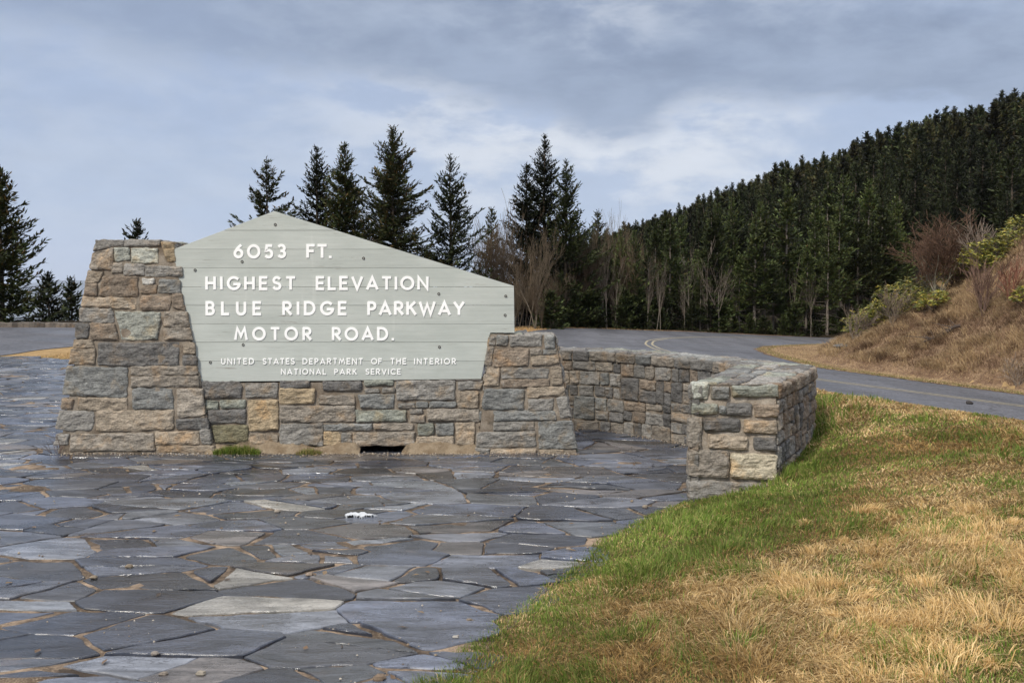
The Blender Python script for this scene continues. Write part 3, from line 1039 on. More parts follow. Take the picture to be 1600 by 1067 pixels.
mb = MB()
px_rows = [328, 360.2, 389.6, 418.8, 448.3, 477.2, 506.2, 534.8, 564.0, 598]
for k in range(9):
    ta, tb = fb.st(560, px_rows[k + 1])[1], fb.st(560, px_rows[k])[1]
    strong = k in (2, 3, 4, 6)
    gap = 0.0011 if k in (0, 3, 4, 6) else 0.0002
    gap0 = 0.0011 if (k - 1) in (0, 3, 4, 6) else 0.0002
    pl = clip_band(OUTP, ta + (gap if k < 8 else 0), tb - (gap0 if k else 0))
    n = len(pl)
    pl = np.array(pl)
    h = rs.uniform(-.0015, .0015)
    cen = pl.mean(0)
    # long front face with a small arris, then the sides and back
    ins = pl + (cen - pl) / np.maximum(np.abs(cen - pl), 1e-6) * np.minimum(np.abs(cen - pl), 0.0012)
    r0 = fb(ins[:, 0], ins[:, 1], np.full(n, h))
    r1 = fb(pl[:, 0], pl[:, 1], np.full(n, h - 0.003))
    r2 = fb(pl[:, 0], pl[:, 1], np.full(n, -0.085))
    i = np.arange(n)
    jn = (i + 1) % n
    cc = np.array((1, 1, 1)) * rs.uniform(.97, 1.03)
    side = np.array((.55, .47, .40))
    mb.add(np.concatenate([r0, r1]), [i[::-1], np.stack([i, jn, jn + n, i + n], 1)], np.concatenate([np.tile(cc, (n, 1)), np.tile(cc * .9, (n, 1))]))
    mb.add(np.concatenate([r1, r2]), [np.stack([i, jn, jn + n, i + n], 1), i + n], np.tile(side, (2 * n, 1)))
board = mb.build('signboard', M['paint'], sign)
bm = bmesh.new()
bm.from_mesh(board.data)
bmesh.ops.recalc_face_normals(bm, faces=bm.faces[:])
bm.to_mesh(board.data)
bm.free()
tag(board, 'grey green board of horizontal planks with a peaked outline')
child_frame(board, sign_o)
# the packer the right end rests on
mb = MB()
a, b = at_y(776, 519.5, BY), at_y(787, 526, BY)
V = np.array([(x, y, z) for x in (a[0], b[0]) for y in (BY + .01, BY + .08) for z in (b[2] - .02, a[2])])
mb.add(V, [[0, 1, 3, 2], [4, 6, 7, 5], [0, 4, 5, 1], [2, 3, 7, 6], [1, 5, 7, 3], [0, 2, 6, 4]], (.12, .10, .08))
mb.build('packer', M['bark'], board)

# ---- letters: stroke font
def arc(cx, cy, rx, ry, a0, a1, n=14):
    return [(cx + rx * math.cos(R(a0 + (a1 - a0) * k / n)), cy + ry * math.sin(R(a0 + (a1 - a0) * k / n))) for k in range(n + 1)]


GL = {
    'A': (.86, [[(0, 0), (.43, 1), (.86, 0)], [(.12, .27), (.74, .27)]]),
    'B': (.58, [[(0, .52), (0, 1), (.30, 1)] + arc(.30, .76, .25, .24, 90, -90, 8) + [(0, .52)], [(0, 0), (0, .52), (.30, .52)] + arc(.30, .26, .28, .26, 90, -90, 9) + [(0, 0)]]),
    'C': (.80, [arc(.5, .5, .5, .5, 48, 312, 20)]),
    'D': (.78, [[(0, 0), (0, 1), (.28, 1)] + arc(.28, .5, .5, .5, 90, -90, 14) + [(0, 0)]]),
    'E': (.56, [[(.56, 0), (0, 0), (0, 1), (.56, 1)], [(0, .5), (.50, .5)]]),
    'F': (.54, [[(0, 0), (0, 1), (.54, 1)], [(0, .52), (.46, .52)]]),
    'G': (.92, [arc(.5, .5, .5, .5, 48, 352, 22), [(.52, .42), (.99, .42)]]),
    'H': (.70, [[(0, 0), (0, 1)], [(.70, 0), (.70, 1)], [(0, .5), (.70, .5)]]),
    'I': (.0, [[(0, 0), (0, 1)]]),
    'K': (.64, [[(0, 0), (0, 1)], [(.60, 1), (.04, .47)], [(.22, .64), (.66, 0)]]),
    'L': (.52, [[(0, 1), (0, 0), (.52, 0)]]),
    'M': (1.0, [[(0, 0), (.17, 1), (.5, .28), (.83, 1), (1.0, 0)]]),
    'N': (.76, [[(0, 0), (0, 1), (.76, 0), (.76, 1)]]),
    'O': (1.0, [arc(.5, .5, .5, .5, 90, 450, 28)]),
    'P': (.56, [[(0, 0), (0, 1)], [(0, 1), (.28, 1)] + arc(.28, .72, .28, .28, 90, -90, 9) + [(0, .44)]]),
    'R': (.62, [[(0, 0), (0, 1)], [(0, 1), (.30, 1)] + arc(.30, .73, .28, .27, 90, -90, 9) + [(0, .46)], [(.22, .46), (.62, 0)]]),
    'S': (.58, [arc(.30, .75, .27, .25, 35, 250, 12)[:-1] + [(.24, .52), (.36, .47)] + arc(.29, .245, .29, .245, 70, -150, 12)]),
    'T': (.66, [[(0, 1), (.66, 1)], [(.33, 1), (.33, 0)]]),
    'U': (.66, [[(0, 1), (0, .32)] + arc(.33, .32, .33, .32, 180, 360, 12) + [(.66, 1)]]),
    'V': (.80, [[(0, 1), (.40, 0), (.80, 1)]]),
    'W': (1.22, [[(0, 1), (.32, 0), (.61, .86), (.90, 0), (1.22, 1)]]),
    'Y': (.76, [[(0, 1), (.38, .46)], [(.76, 1), (.38, .46), (.38, 0)]]),
    '.': (.0, [[(0, -.01), (0, .06)]]),
    '0': (.92, [arc(.46, .5, .46, .5, 90, 450, 28)]),
    '3': (.56, [arc(.27, .75, .26, .25, 140, -90, 12), arc(.28, .26, .28, .26, 96, -140, 12)]),
    '5': (.56, [[(.52, 1), (.12, 1), (.06, .56)] + arc(.27, .30, .29, .30, 118, -140, 15)]),
    '6': (.62, [arc(.31, .31, .31, .31, 90, 450, 20), [(.50, 1), (.27, .80), (.09, .55), (.0, .33)]]),
}


def stroke_solid(mb, pts, hw, fr, base, top):
    P = np.array(pts, float)
    P = P[np.concatenate([[True], np.linalg.norm(np.diff(P, axis=0), axis=1) > 1e-6])]
    closed = np.linalg.norm(P[0] - P[-1]) < 1e-6
    if closed:
        P = P[:-1]
    n = len(P)
    if closed:
        T0, T1 = P - np.roll(P, 1, 0), np.roll(P, -1, 0) - P
    else:
        d = np.diff(P, axis=0)
        T0, T1 = np.concatenate([d[:1], d]), np.concatenate([d, d[-1:]])
    T0 = T0 / np.linalg.norm(T0, axis=1)[:, None]
    T1 = T1 / np.linalg.norm(T1, axis=1)[:, None]
    N0, N1 = np.stack([-T0[:, 1], T0[:, 0]], 1), np.stack([-T1[:, 1], T1[:, 0]], 1)
    B_n = N0 + N1
    ln = np.linalg.norm(B_n, axis=1)[:, None]
    B_n = B_n / np.maximum(ln, 1e-6)
    k = 1 / np.maximum((B_n * N0).sum(1), 0.42)
    off = B_n * (hw * k)[:, None]
    if not closed:
        P = P.copy()
        P[0] -= T1[0] * hw * .55
        P[-1] += T0[-1] * hw * .55
    L, Rr = P + off, P - off
    m = n if closed else n - 1
    V = np.concatenate([fr(L[:, 0], L[:, 1], np.full(n, top)), fr(Rr[:, 0], Rr[:, 1], np.full(n, top)),
                        fr(L[:, 0], L[:, 1], np.full(n, base)), fr(Rr[:, 0], Rr[:, 1], np.full(n, base))])
    i = np.arange(m)
    j = (i + 1) % n
    F = [np.stack([i, i + n, j + n, j], 1), np.stack([i, j, j + 2 * n, i + 2 * n], 1), np.stack([i + n, i + 3 * n, j + 3 * n, j + n], 1)]
    if not closed:
        F += [[0, 2 * n, 3 * n, n], [n - 1, 2 * n - 1, 4 * n - 1, 3 * n - 1]]
    mb.add(V, F, (.90, .90, .88))


def C_(x, y):
    return (260 + x / 2.857, 320 + y / 2.857)


LINES = [(176, 240, [('6053', 300, 535), ('FT.', 625, 738)]), (318, 381, [('HIGHEST', 174, 578), ('ELEVATION', 667, 1171)]),
         (430, 494, [('BLUE', 175, 426), ('RIDGE', 518, 807), ('PARKWAY', 897, 1332)]), (545, 606, [('MOTOR', 303, 650), ('ROAD.', 739, 1017)]),
         (684.5, 712, [('UNITED', 245, 392), ('STATES', 430, 574), ('DEPARTMENT', 608, 878), ('OF', 914, 963), ('THE', 1000, 1072), ('INTERIOR', 1106, 1293)]),
         (731.5, 758, [('NATIONAL', 512, 714), ('PARK', 750, 850), ('SERVICE', 889, 1047)])]
for y0, y1, ws in LINES:
    small = y1 - y0 < 40
    hh = (y1 - y0)
    hw = hh * (0.085 if small else 0.094)
    layer = 0
    for word, xa, xb in ws:
        mb = MB()
        cap = hh - 2 * hw
        ws_ = [GL[c][0] for c in word]
        nat = sum(ws_) * cap
        free = (xb - xa - 2 * hw) - nat
        gap = free / max(len(word) - 1, 1)
        sx = 1.0
        mg = 3.1 * hw
        if gap < mg:                                  # squeeze the letters a little
            sx = (xb - xa - 2 * hw - mg * (len(word) - 1)) / nat
            gap = mg
        x = xa + hw
        for c in word:
            jit = rs.uniform(-.012, .012) * hh
            for st in GL[c][1]:
                pts = [fb.st(*C_(x + px * cap * sx, y1 - hw - py * cap + jit)) for px, py in st]
                stroke_solid(mb, pts, hw / 2.857 * (BY / FPX), fb, 0.0005, 0.0050 + 0.0002 * (layer % 9))
                layer += 1
            x += GL[c][0] * cap * sx + gap
        mb.build('lettering', M['white'], board)

for bx, by in ((486, 89), (338, 254), (880, 239), (128, 292), (1216, 398), (1515, 408), (1512, 493), (343, 625), (1219, 635), (196, 703)):
    mb = MB()
    c = fb.st(*C_(bx, by))
    n = 14
    ang = np.linspace(0, 2 * np.pi, n, endpoint=False)
    rings = [(0.0, .003), (.005, .003), (.0060, .0015), (.0075, .006), (.0105, .006), (.0125, .0002)]
    V = [fb(np.array([c[0]]), np.array([c[1]]), np.array([.003]))]
    cols = [np.tile((.36, .37, .34), (1, 1))]
    for k, (r_, h_) in enumerate(rings[1:]):
        V.append(fb(c[0] + r_ * np.cos(ang), c[1] + r_ * np.sin(ang), np.full(n, h_)))
        cols.append(np.tile((.36, .37, .34) if k < 1 else (.075, .072, .065), (n, 1)))
    V = np.concatenate(V)
    F = []
    i = np.arange(n)
    j = (i + 1) % n
    F.append(np.stack([np.zeros(n, int), 1 + i, 1 + j], 1))
    for k in range(4):
        a, b = 1 + k * n, 1 + (k + 1) * n
        F.append(np.stack([a + i, b + i, b + j, a + j], 1))
    mb.add(V, F, np.concatenate(cols))
    mb.build('bolt', M['iron'], board)

# ------------------------------------------------------------------ curved seat wall
def poly_frame(P, z0, flip=False):
    """vertical face along a plan polyline, normal to the right of travel"""
    P = np.array(P, float)
    d = np.concatenate([[0], np.cumsum(np.hypot(*np.diff(P, axis=0).T))])
    L = d[-1]
    s_ = np.linspace(0, L, 80)
    Q = np.stack([np.interp(s_, d, P[:, 0]), np.interp(s_, d, P[:, 1])], 1)
    for _ in range(8):
        Q[1:-1] = (Q[:-2] + 2 * Q[1:-1] + Q[2:]) / 4
    d2 = np.concatenate([[0], np.cumsum(np.hypot(*np.diff(Q, axis=0).T))])
    T = np.gradient(Q, axis=0)
    T /= np.linalg.norm(T, axis=1)[:, None]
    N = np.stack([T[:, 1], -T[:, 0]], 1)

    def f(s, t, h):
        x, y = np.interp(s, d2, Q[:, 0]), np.interp(s, d2, Q[:, 1])
        nx, ny = np.interp(s, d2, N[:, 0]), np.interp(s, d2, N[:, 1])
        return np.stack([x + nx * h, y + ny * h, z0 + t], 1)
    return f, d2[-1], Q


zW = WALL_T
arm_in = [np.array((0.30, at_z(869, 547, zW)[1] + .02))] + [at_z(*p, zW)[:2] for p in ((869, 547), (936, 549), (985, 552.5), (1034, 556), (1093, 561.5), (1135, 567), (1156, 571))]
arm_out = [np.array((0.28, at_z(866, 543, zW)[1] + .1))] + [at_z(*p, zW)[:2] for p in ((866, 543), (936, 545), (1041, 550), (1153, 560.5), (1210, 565.5), (1275, 572))]
FL, FR = at_z(1079, 601.5, zW)[:2], at_z(1216, 599.5, zW)[:2]
FYL = (FL[1] + FR[1]) / 2
FL, FR = np.array([at_y(1077, 640, FYL)[0], FYL]), np.array([at_y(1216, 640, FYL)[0], FYL])
cornI, cornO = arm_in[-1], arm_out[-1]
leg_in = [cornI, (cornI + FL) / 2 + np.array([.03, 0]), FL]           # towards the camera, normal to the left (-x): right of travel
leg_out = [FR, (FR + cornO) / 2 + np.array([.02, 0]), cornO]
wall_o = (float(FL[0] + .3), float(FYL + 1.0), 0.0)
seat = thing('stone_wall', wall_o, 'low curved stone wall with a flat top beside the grass, dark slabs in front', 'stone wall')
ms, mm, mc = MB(), MB(), MB()
ffr = Plane((0, FYL, 0), (1, 0, 0), (0, 0, 1))
front_stones(ms, ffr, END, 4000, bulge=0.020, amp=0.013, cell=0.014)
mortar_face(mm, ffr, [(FL[0] + .012, -.06), (FR[0] - .012, -.06), (FR[0] - .012, zW - .01), (FL[0] + .012, zW - .01)], -0.006, 0.016, 3, (1.45, 1.48, 1.52))
for k, (path, pal, mul, wmx) in enumerate(((arm_in, 'dddgggrbcc', .78, .30), (leg_in, 'dggrcb', .8, .34), (leg_out, 'dgrrctg', .85, .30), (arm_out[::-1], 'dgrcb', .8, .5))):
    mf, L, Q = poly_frame(path, -0.06)
    lay(ms, mf, L, zW - 0.035, 4300 + k, pal, joint=0.007, mul=mul, wmax=wmx, hmax=.20, hmin=.07)
    mortar_face(mm, mf, [(0, 0), (L, 0), (L, zW + .04), (0, zW + .04)], -0.010, 0.035, 30 + k, (.8, .8, .8))
    # cap course standing 1-2 cm proud
    rr = random.Random(77 + k)
    x = 0.0
    while x < L - .06:
        wd = min(rr.uniform(.14, .34), L - x)
        c = np.array(PAL[rr.choice(pal)]) * rr.uniform(.7, 1.0) * mul
        stone(mc, [(x + .005, zW - .035), (x + wd - .005, zW - .035), (x + wd - .005, zW + .058), (x + .005, zW + .058)], mf, c, 4700 + 40 * k + int(x * 10), depth=.08, bulge=.018)
        x += wd
# flat top: ring of slabs between the two edges
n_in = 46


def resamp(P, n):
    P = np.array(P)
    d = np.concatenate([[0], np.cumsum(np.hypot(*np.diff(P, axis=0).T))])
    s_ = np.linspace(0, d[-1], n)
    return np.stack([np.interp(s_, d, P[:, 0]), np.interp(s_, d, P[:, 1])], 1), d[-1]


for k, (pi, po) in enumerate(((arm_in, arm_out), ([cornI, FL], [cornO, FR]))):
    qi, Li = resamp(pi, 60)
    qo, Lo = resamp(po, 60)
    L = (Li + Lo) / 2
    Wd = np.mean(np.linalg.norm(qo - qi, axis=1))

    def topf(s, t, h, qi=qi, qo=qo, L=L, Wd=Wd):
        k_ = np.linspace(0, L, 60)
        a = np.stack([np.interp(s, k_, qi[:, 0]), np.interp(s, k_, qi[:, 1])], 1)
        b = np.stack([np.interp(s, k_, qo[:, 0]), np.interp(s, k_, qo[:, 1])], 1)
        f = (t / Wd)[:, None]
        p = a * (1 - f) + b * f
        return np.c_[p, zW + h]
    lay(mc, topf, L, Wd, 4900 + k, 'ddbgn', joint=.010, mul=.95, wmax=.55, hmax=.34, hmin=.12, depth=.05)
    mortar_face(mm, topf, [(0, 0.02), (L, 0.02), (L, Wd - .02), (0, Wd - .02)], -0.004, 0.03, 50 + k)
body = ms.build('wall_face', M['stone'], seat)
child_frame(body, wall_o)
mm.build('mortar', M['mortar'], body, True)
mc.build('coping', M['stone'], seat)

# ------------------------------------------------------------------ flagstone plaza
def clip_half(poly, p, n):
    o = []
    d = (poly - p) @ n
    for k in range(len(poly)):
        a, b, da, db = poly[k], poly[(k + 1) % len(poly)], d[k], d[(k + 1) % len(poly)]
        if da <= 0:
            o.append(a)
        if da * db < 0:
            o.append(a + (b - a) * da / (da - db))
    return np.array(o)


rng = np.random.default_rng(11)
AN = 1.8                                   # slabs are laid long side across the view
bx0, bx1, by0, by1 = -15, 2.6, 1.0, 20.5
sites = []
cell_s = 0.238
nxs, nys = int((bx1 - bx0) / AN / cell_s), int((by1 - by0) / cell_s)
for i in range(nxs):
    for j in range(nys):
        if rng.random() < .17:
            continue
        sites.append(((i + .5 + (j % 2) * .5 + rng.uniform(-.52, .52)) * cell_s, (j + .5 + rng.uniform(-.52, .52)) * cell_s))
sites = np.array(sites)
mb = MB()
plz = PLAZA
sitesW = np.c_[bx0 + sites[:, 0] * AN, by0 + sites[:, 1]]
inside = poly_sd(sitesW[:, 0], sitesW[:, 1], plz) < 0.28
pal_f = np.array([(.085, .092, .112), (.065, .072, .09), (.11, .115, .13), (.075, .08, .095), (.135, .138, .145), (.10, .10, .105), (.115, .10, .088), (.14, .143, .145)])
def lay_slab(P, k):
    cen = P.mean(0)
    # shrink for the joint
    Q = P.copy()
    ok = True
    Q2 = Q
    jw = rng.uniform(.004, .017)
    for e in range(len(P)):
        a, b = P[e], P[(e + 1) % len(P)]
        if np.linalg.norm(b - a) < 1e-4:
            continue
        n_ = np.array([(b - a)[1], -(b - a)[0]]) / np.linalg.norm(b - a)
        if np.dot(n_, cen - a) > 0:
            n_ = -n_
        Q2 = clip_half(Q2, a - n_ * jw * rng.choice([.3, .7, 1.0, 1.9]), n_)
        if len(Q2) < 3:
            ok = False
            break
    if not ok:
        return
    # ragged outline
    far = cen[1] > 9
    step = 0.03 if not far else 0.10
    pts = []
    for e in range(len(Q2)):
        a, b = Q2[e], Q2[(e + 1) % len(Q2)]
        m_ = max(1, int(np.linalg.norm(b - a) / step))
        for t_ in range(m_):
            pts.append(a + (b - a) * t_ / m_)
    pts = np.array(pts)
    if rng.random() < .3:                   # soften the corners
        pts = (np.roll(pts, 1, 0) + 2 * pts + np.roll(pts, -1, 0)) / 4
    wob = np.stack([fbm2(pts[:, 0] * 9 + k, pts[:, 1] * 9, 4, 61), fbm2(pts[:, 0] * 9, pts[:, 1] * 9 + k, 4, 62)], 1) * 0.013
    pts = pts + wob
    n = len(pts)
    cen = pts.mean(0)
    v = cen - pts
    ln = np.linalg.norm(v, axis=1)[:, None]
    rings = []
    tx, ty, z0 = rng.normal(0, .006), rng.normal(0, .006), rng.normal(0, .0025)
    fz = lambda q_: z0 + tx * (q_[:, 0] - cen[0]) + ty * (q_[:, 1] - cen[1]) + 0.003 * fbm2(q_[:, 0] * 4, q_[:, 1] * 4, 3, 63)
    for ins, dz in ((0, -.05), (0, -.006), (.0035, -.0012), (.010, 0)):
        q_ = pts + v / ln * np.minimum(ins, ln * .5)
        rings.append(np.c_[q_, fz(q_) + dz])
    for fr_ in (.35, .7):
        q_ = rings[3][:, :2] * (1 - fr_) + cen * fr_
        rings.append(np.c_[q_, fz(q_)])
    V = np.concatenate(rings + [np.c_[cen[None], fz(cen[None])]])
    i = np.arange(n)
    j = (i + 1) % n
    F = [np.stack([r_ * n + i, r_ * n + j, (r_ + 1) * n + j, (r_ + 1) * n + i], 1) for r_ in range(5)]
    F.append(np.stack([5 * n + i, 5 * n + j, np.full(n, 6 * n)], 1))
    col = pal_f[rng.integers(len(pal_f))] * np.array((.93, 1.0, 1.13)) * (.26 + .75 * rng.random() ** 1.3)
    if rng.random() < .035:
        col = np.array((.20, .195, .18)) * rng.uniform(.8, 1.1)
    mb.add(V, F, col)


for k in np.nonzero(inside)[0]:
    c = sites[k]
    d = sites - c
    dist = (d ** 2).sum(1)
    near = np.argsort(dist)[1:22]
    poly = c + np.array([(-1, -1), (1, -1), (1, 1), (-1, 1)], float)
    for m_ in near:
        n_ = d[m_] / math.sqrt(dist[m_])
        poly = clip_half(poly, c + d[m_] / 2, n_)
        if len(poly) < 3:
            break
    if len(poly) < 3:
        continue
    P = np.c_[bx0 + poly[:, 0] * AN, by0 + poly[:, 1]]
    pieces = [P]
    if len(P) > 3 and rng.random() < .42:                   # some slabs are broken across
        th_ = rng.uniform(-.6, .6) if rng.random() < .6 else rng.uniform(.8, 2.2)
        n_ = np.array([-math.sin(th_), math.cos(th_)])
        c0 = P.mean(0) + rng.normal(0, .05, 2)
        pieces = [q_ for q_ in (clip_half(P, c0, n_), clip_half(P, c0, -n_)) if len(q_) > 2]
    for P in pieces:
        lay_slab(P, k)
tag(mb.build('plaza', M['flag']), kind='structure')


def bed_keep(X, Y):
    return poly_sd(X, Y, plz) < 0.25


sheet('paving_joints', np.arange(-14.5, 2.3, 0.06), np.arange(0.9, 20, 0.06), M['bed'],
      lambda X, Y: -0.010 + 0.007 * fbm2(X * 3.5, Y * 3.5, 4, 71), keep=bed_keep)

# gravel and grit lying in the joints and along the grass edge
N = 9000
X, Y = rng.uniform(-7, 2, N), 2.6 + 6.6 * rng.random(N) ** 1.3
dP_ = poly_sd(X, Y, plz)
k = (dP_ < .03) & ((rng.random(N) < np.exp(dP_ / .12)) | (fbm2(X * 2, Y * 2, 3, 19) + rng.normal(0, .3, N) > .45))
X, Y = X[k], Y[k]
xb = rng.uniform(-3.7, .55, 2600)                       # washed up along the foot of the sign and the seat wall
X, Y = np.concatenate([X, xb]), np.concatenate([Y, D0 - .02 - rng.exponential(.05, 2600)])
sb = rng.integers(0, len(arm_in) - 1, 900)
tb_ = rng.random(900)
AI = np.array(arm_in)
pb_ = AI[sb] * (1 - tb_)[:, None] + AI[sb + 1] * tb_[:, None]
X, Y = np.concatenate([X, pb_[:, 0]]), np.concatenate([Y, pb_[:, 1] - .02 - rng.exponential(.06, 900)])
n = len(X)
sz = .0022 + .006 * rng.random(n) ** 3
o8 = np.array([(1, 0, 0), (0, 1, 0), (-1, 0, 0), (0, -1, 0), (0, 0, 1), (0, 0, -.6)])
V = o8[None] * (sz[:, None, None] * rng.uniform(.6, 1.4, (n, 6, 1))) + np.stack([X, Y, np.full(n, .001) + sz * .4], 1)[:, None]
f8 = np.array([(0, 1, 4), (1, 2, 4), (2, 3, 4), (3, 0, 4), (1, 0, 5), (2, 1, 5), (3, 2, 5), (0, 3, 5)])
mb = MB()
cg = np.array([(.30, .24, .17), (.22, .17, .12), (.42, .37, .30), (.12, .09, .07)])[rng.integers(0, 4, n)]
mb.add(V.reshape(-1, 3), [(f8[None] + (np.arange(n) * 6)[:, None, None]).reshape(-1, 3)], np.repeat(cg, 6, 0))
tag(mb.build('grit', M['pebble']), 'fine tan grit scattered over the paving joints', 'grit', kind='stuff')

# a few dead leaves and twigs
n = 170
X, Y = rng.uniform(-5.5, 1.6, n), 2.9 + 5.2 * rng.random(n)
k = poly_sd(X, Y, plz) < -.02
X, Y = X[k], Y[k]
n = len(X)
a_ = rng.uniform(0, 6.28, n)
L_, W_l = rng.uniform(.012, .03, n), rng.uniform(.004, .013, n)
d_ = np.stack([np.cos(a_), np.sin(a_), rng.normal(0, .12, n)], 1) * L_[:, None]
e_ = np.stack([-np.sin(a_), np.cos(a_), rng.normal(0, .3, n)], 1) * W_l[:, None]
c_ = np.stack([X, Y, np.full(n, .008)], 1)
mb = MB()
mb.add(np.stack([c_ - d_, c_ - e_ + [0, 0, .004], c_ + d_, c_ + e_], 1).reshape(-1, 3), [np.arange(4 * n).reshape(n, 4)], np.repeat(np.array([(.16, .10, .055), (.22, .15, .08), (.09, .065, .045)])[rng.integers(0, 3, n)], 4, 0))
tag(mb.build('leaf_litter', M['leaf']), 'dead brown leaves and bits of twig scattered on the paving', 'leaf litter', kind='stuff')

# ------------------------------------------------------------------ grass
def blades(mb, base, h, lean, w_, col, rg, segs=2):
    n = len(base)
    a = rg.uniform(0, 2 * np.pi, n)
    side = np.stack([np.cos(a), np.sin(a), np.zeros(n)], 1) * (w_ / 2)[:, None]
    up = np.array([0, 0, 1.0])
    lv = np.concatenate([lean, np.zeros((n, 1))], 1)
    mid = base + up * (h * .55)[:, None] + lv * (h * .35)[:, None]
    tip = base + up * (h * np.maximum(1 - .35 * np.linalg.norm(lean, axis=1), .25))[:, None] + lv * h[:, None]
    V = np.stack([base - side, base + side, mid + side * .75, mid - side * .75, tip], 1).reshape(-1, 3)
    k = np.arange(n) * 5
    F = [np.stack([k, k + 1, k + 2, k + 3], 1), np.stack([k + 3, k + 2, k + 4], 1)]
    c = np.repeat(col, 5, 0)
    mb.add(V, F, c)


rg = np.random.default_rng(5)
G_GREEN = np.array([(.15, .225, .035), (.20, .275, .05), (.11, .17, .03), (.28, .28, .09)])
G_TAN = np.array([(.55, .395, .185), (.45, .30, .12), (.65, .49, .265), (.28, .18, .075)])
N = 330000
u = rg.uniform(-.16, .60, N)
D = 2.7 * (11.5 / 2.7) ** rg.uniform(0, 1, N) ** 0.8
X, Y = u * D, D
keepm = lawn_keep(X, Y) & (0.93 * X + 0.37 * Y < 7.0)
WALLPOLY = [tuple(p) for p in arm_in] + [tuple(FL), tuple(FR)] + [tuple(p) for p in arm_out[::-1]]
keepm &= poly_sd(X, Y, WALLPOLY) > 0.015
X, Y = X[keepm], Y[keepm]
dP = poly_sd(X, Y, PLAZA)
dWall = np.maximum(poly_sd(X, Y, WALLPOLY), 0)
edge_n = 0.06 * fbm2(X * 6, Y * 6, 3, 81)
k = dP > -0.02 + edge_n
X, Y, dP, dWall = X[k], Y[k], dP[k], dWall[k]
n1, n2 = fbm2(X * 1.3, Y * 1.3, 4, 82), fbm2(X * 5, Y * 5, 3, 83)
gr = .80 - .62 * sstep(dP, .05, 1.6) + .48 * n1 + .42 * n2 + .5 * np.exp(-dWall / .25) - .25 * sstep(Y, 4.6, 3.0) - .22 * sstep(X, 1.7, 3.2) + .22 * sstep(Y, 4.2, 5.2) * sstep(Y, 8.0, 6.4)
gr = np.clip(gr, .03, .86)
isg = rg.random(len(X)) < gr
idx = rg.integers(0, 4, len(X))
pale_z = sstep(X / Y, .22, .40) * sstep(Y, 5.6, 4.2)             # the bleached patch low on the right
bro = sstep(fbm2(X * 1.7 + 4, Y * 1.7, 4, 86) + rg.normal(0, .25, len(X)) + .35 - 1.0 * pale_z - .5 * sstep(Y, 6.6, 7.6), -.1, .55)[:, None]
tanc = G_TAN[idx] * (1 - bro) + G_TAN[idx] * np.array((.62, .56, .45)) * bro
col = np.where(isg[:, None], G_GREEN[idx] * (.75 + .25 * (1 - bro)), tanc) * rg.uniform(.65, 1.3, len(X))[:, None]
patch = sstep(fbm2(X * 2.2 + 9, Y * 2.2, 4, 84), -.15, .5)
h = rg.uniform(.014, .055, len(X)) * (.5 + .8 * patch) * np.where(isg, 1.15, .9) * (1 + .6 * np.exp(-dWall / .1))
Z = terrain(X, Y) + 0.0
ang = 5.5 * fbm2(X * 3.2, Y * 3.2, 3, 87) + rg.normal(0, .8, len(X))        # blades lie in combed swirls
lm = np.where(isg, rg.uniform(.1, .7, len(X)), rg.uniform(.7, 2.2, len(X)))
lean = np.stack([np.cos(ang), np.sin(ang)], 1) * lm[:, None]
wb = np.clip(.00085 * np.hypot(X, Y), .003, .007) * rg.uniform(.7, 1.3, len(X))
sel = isg
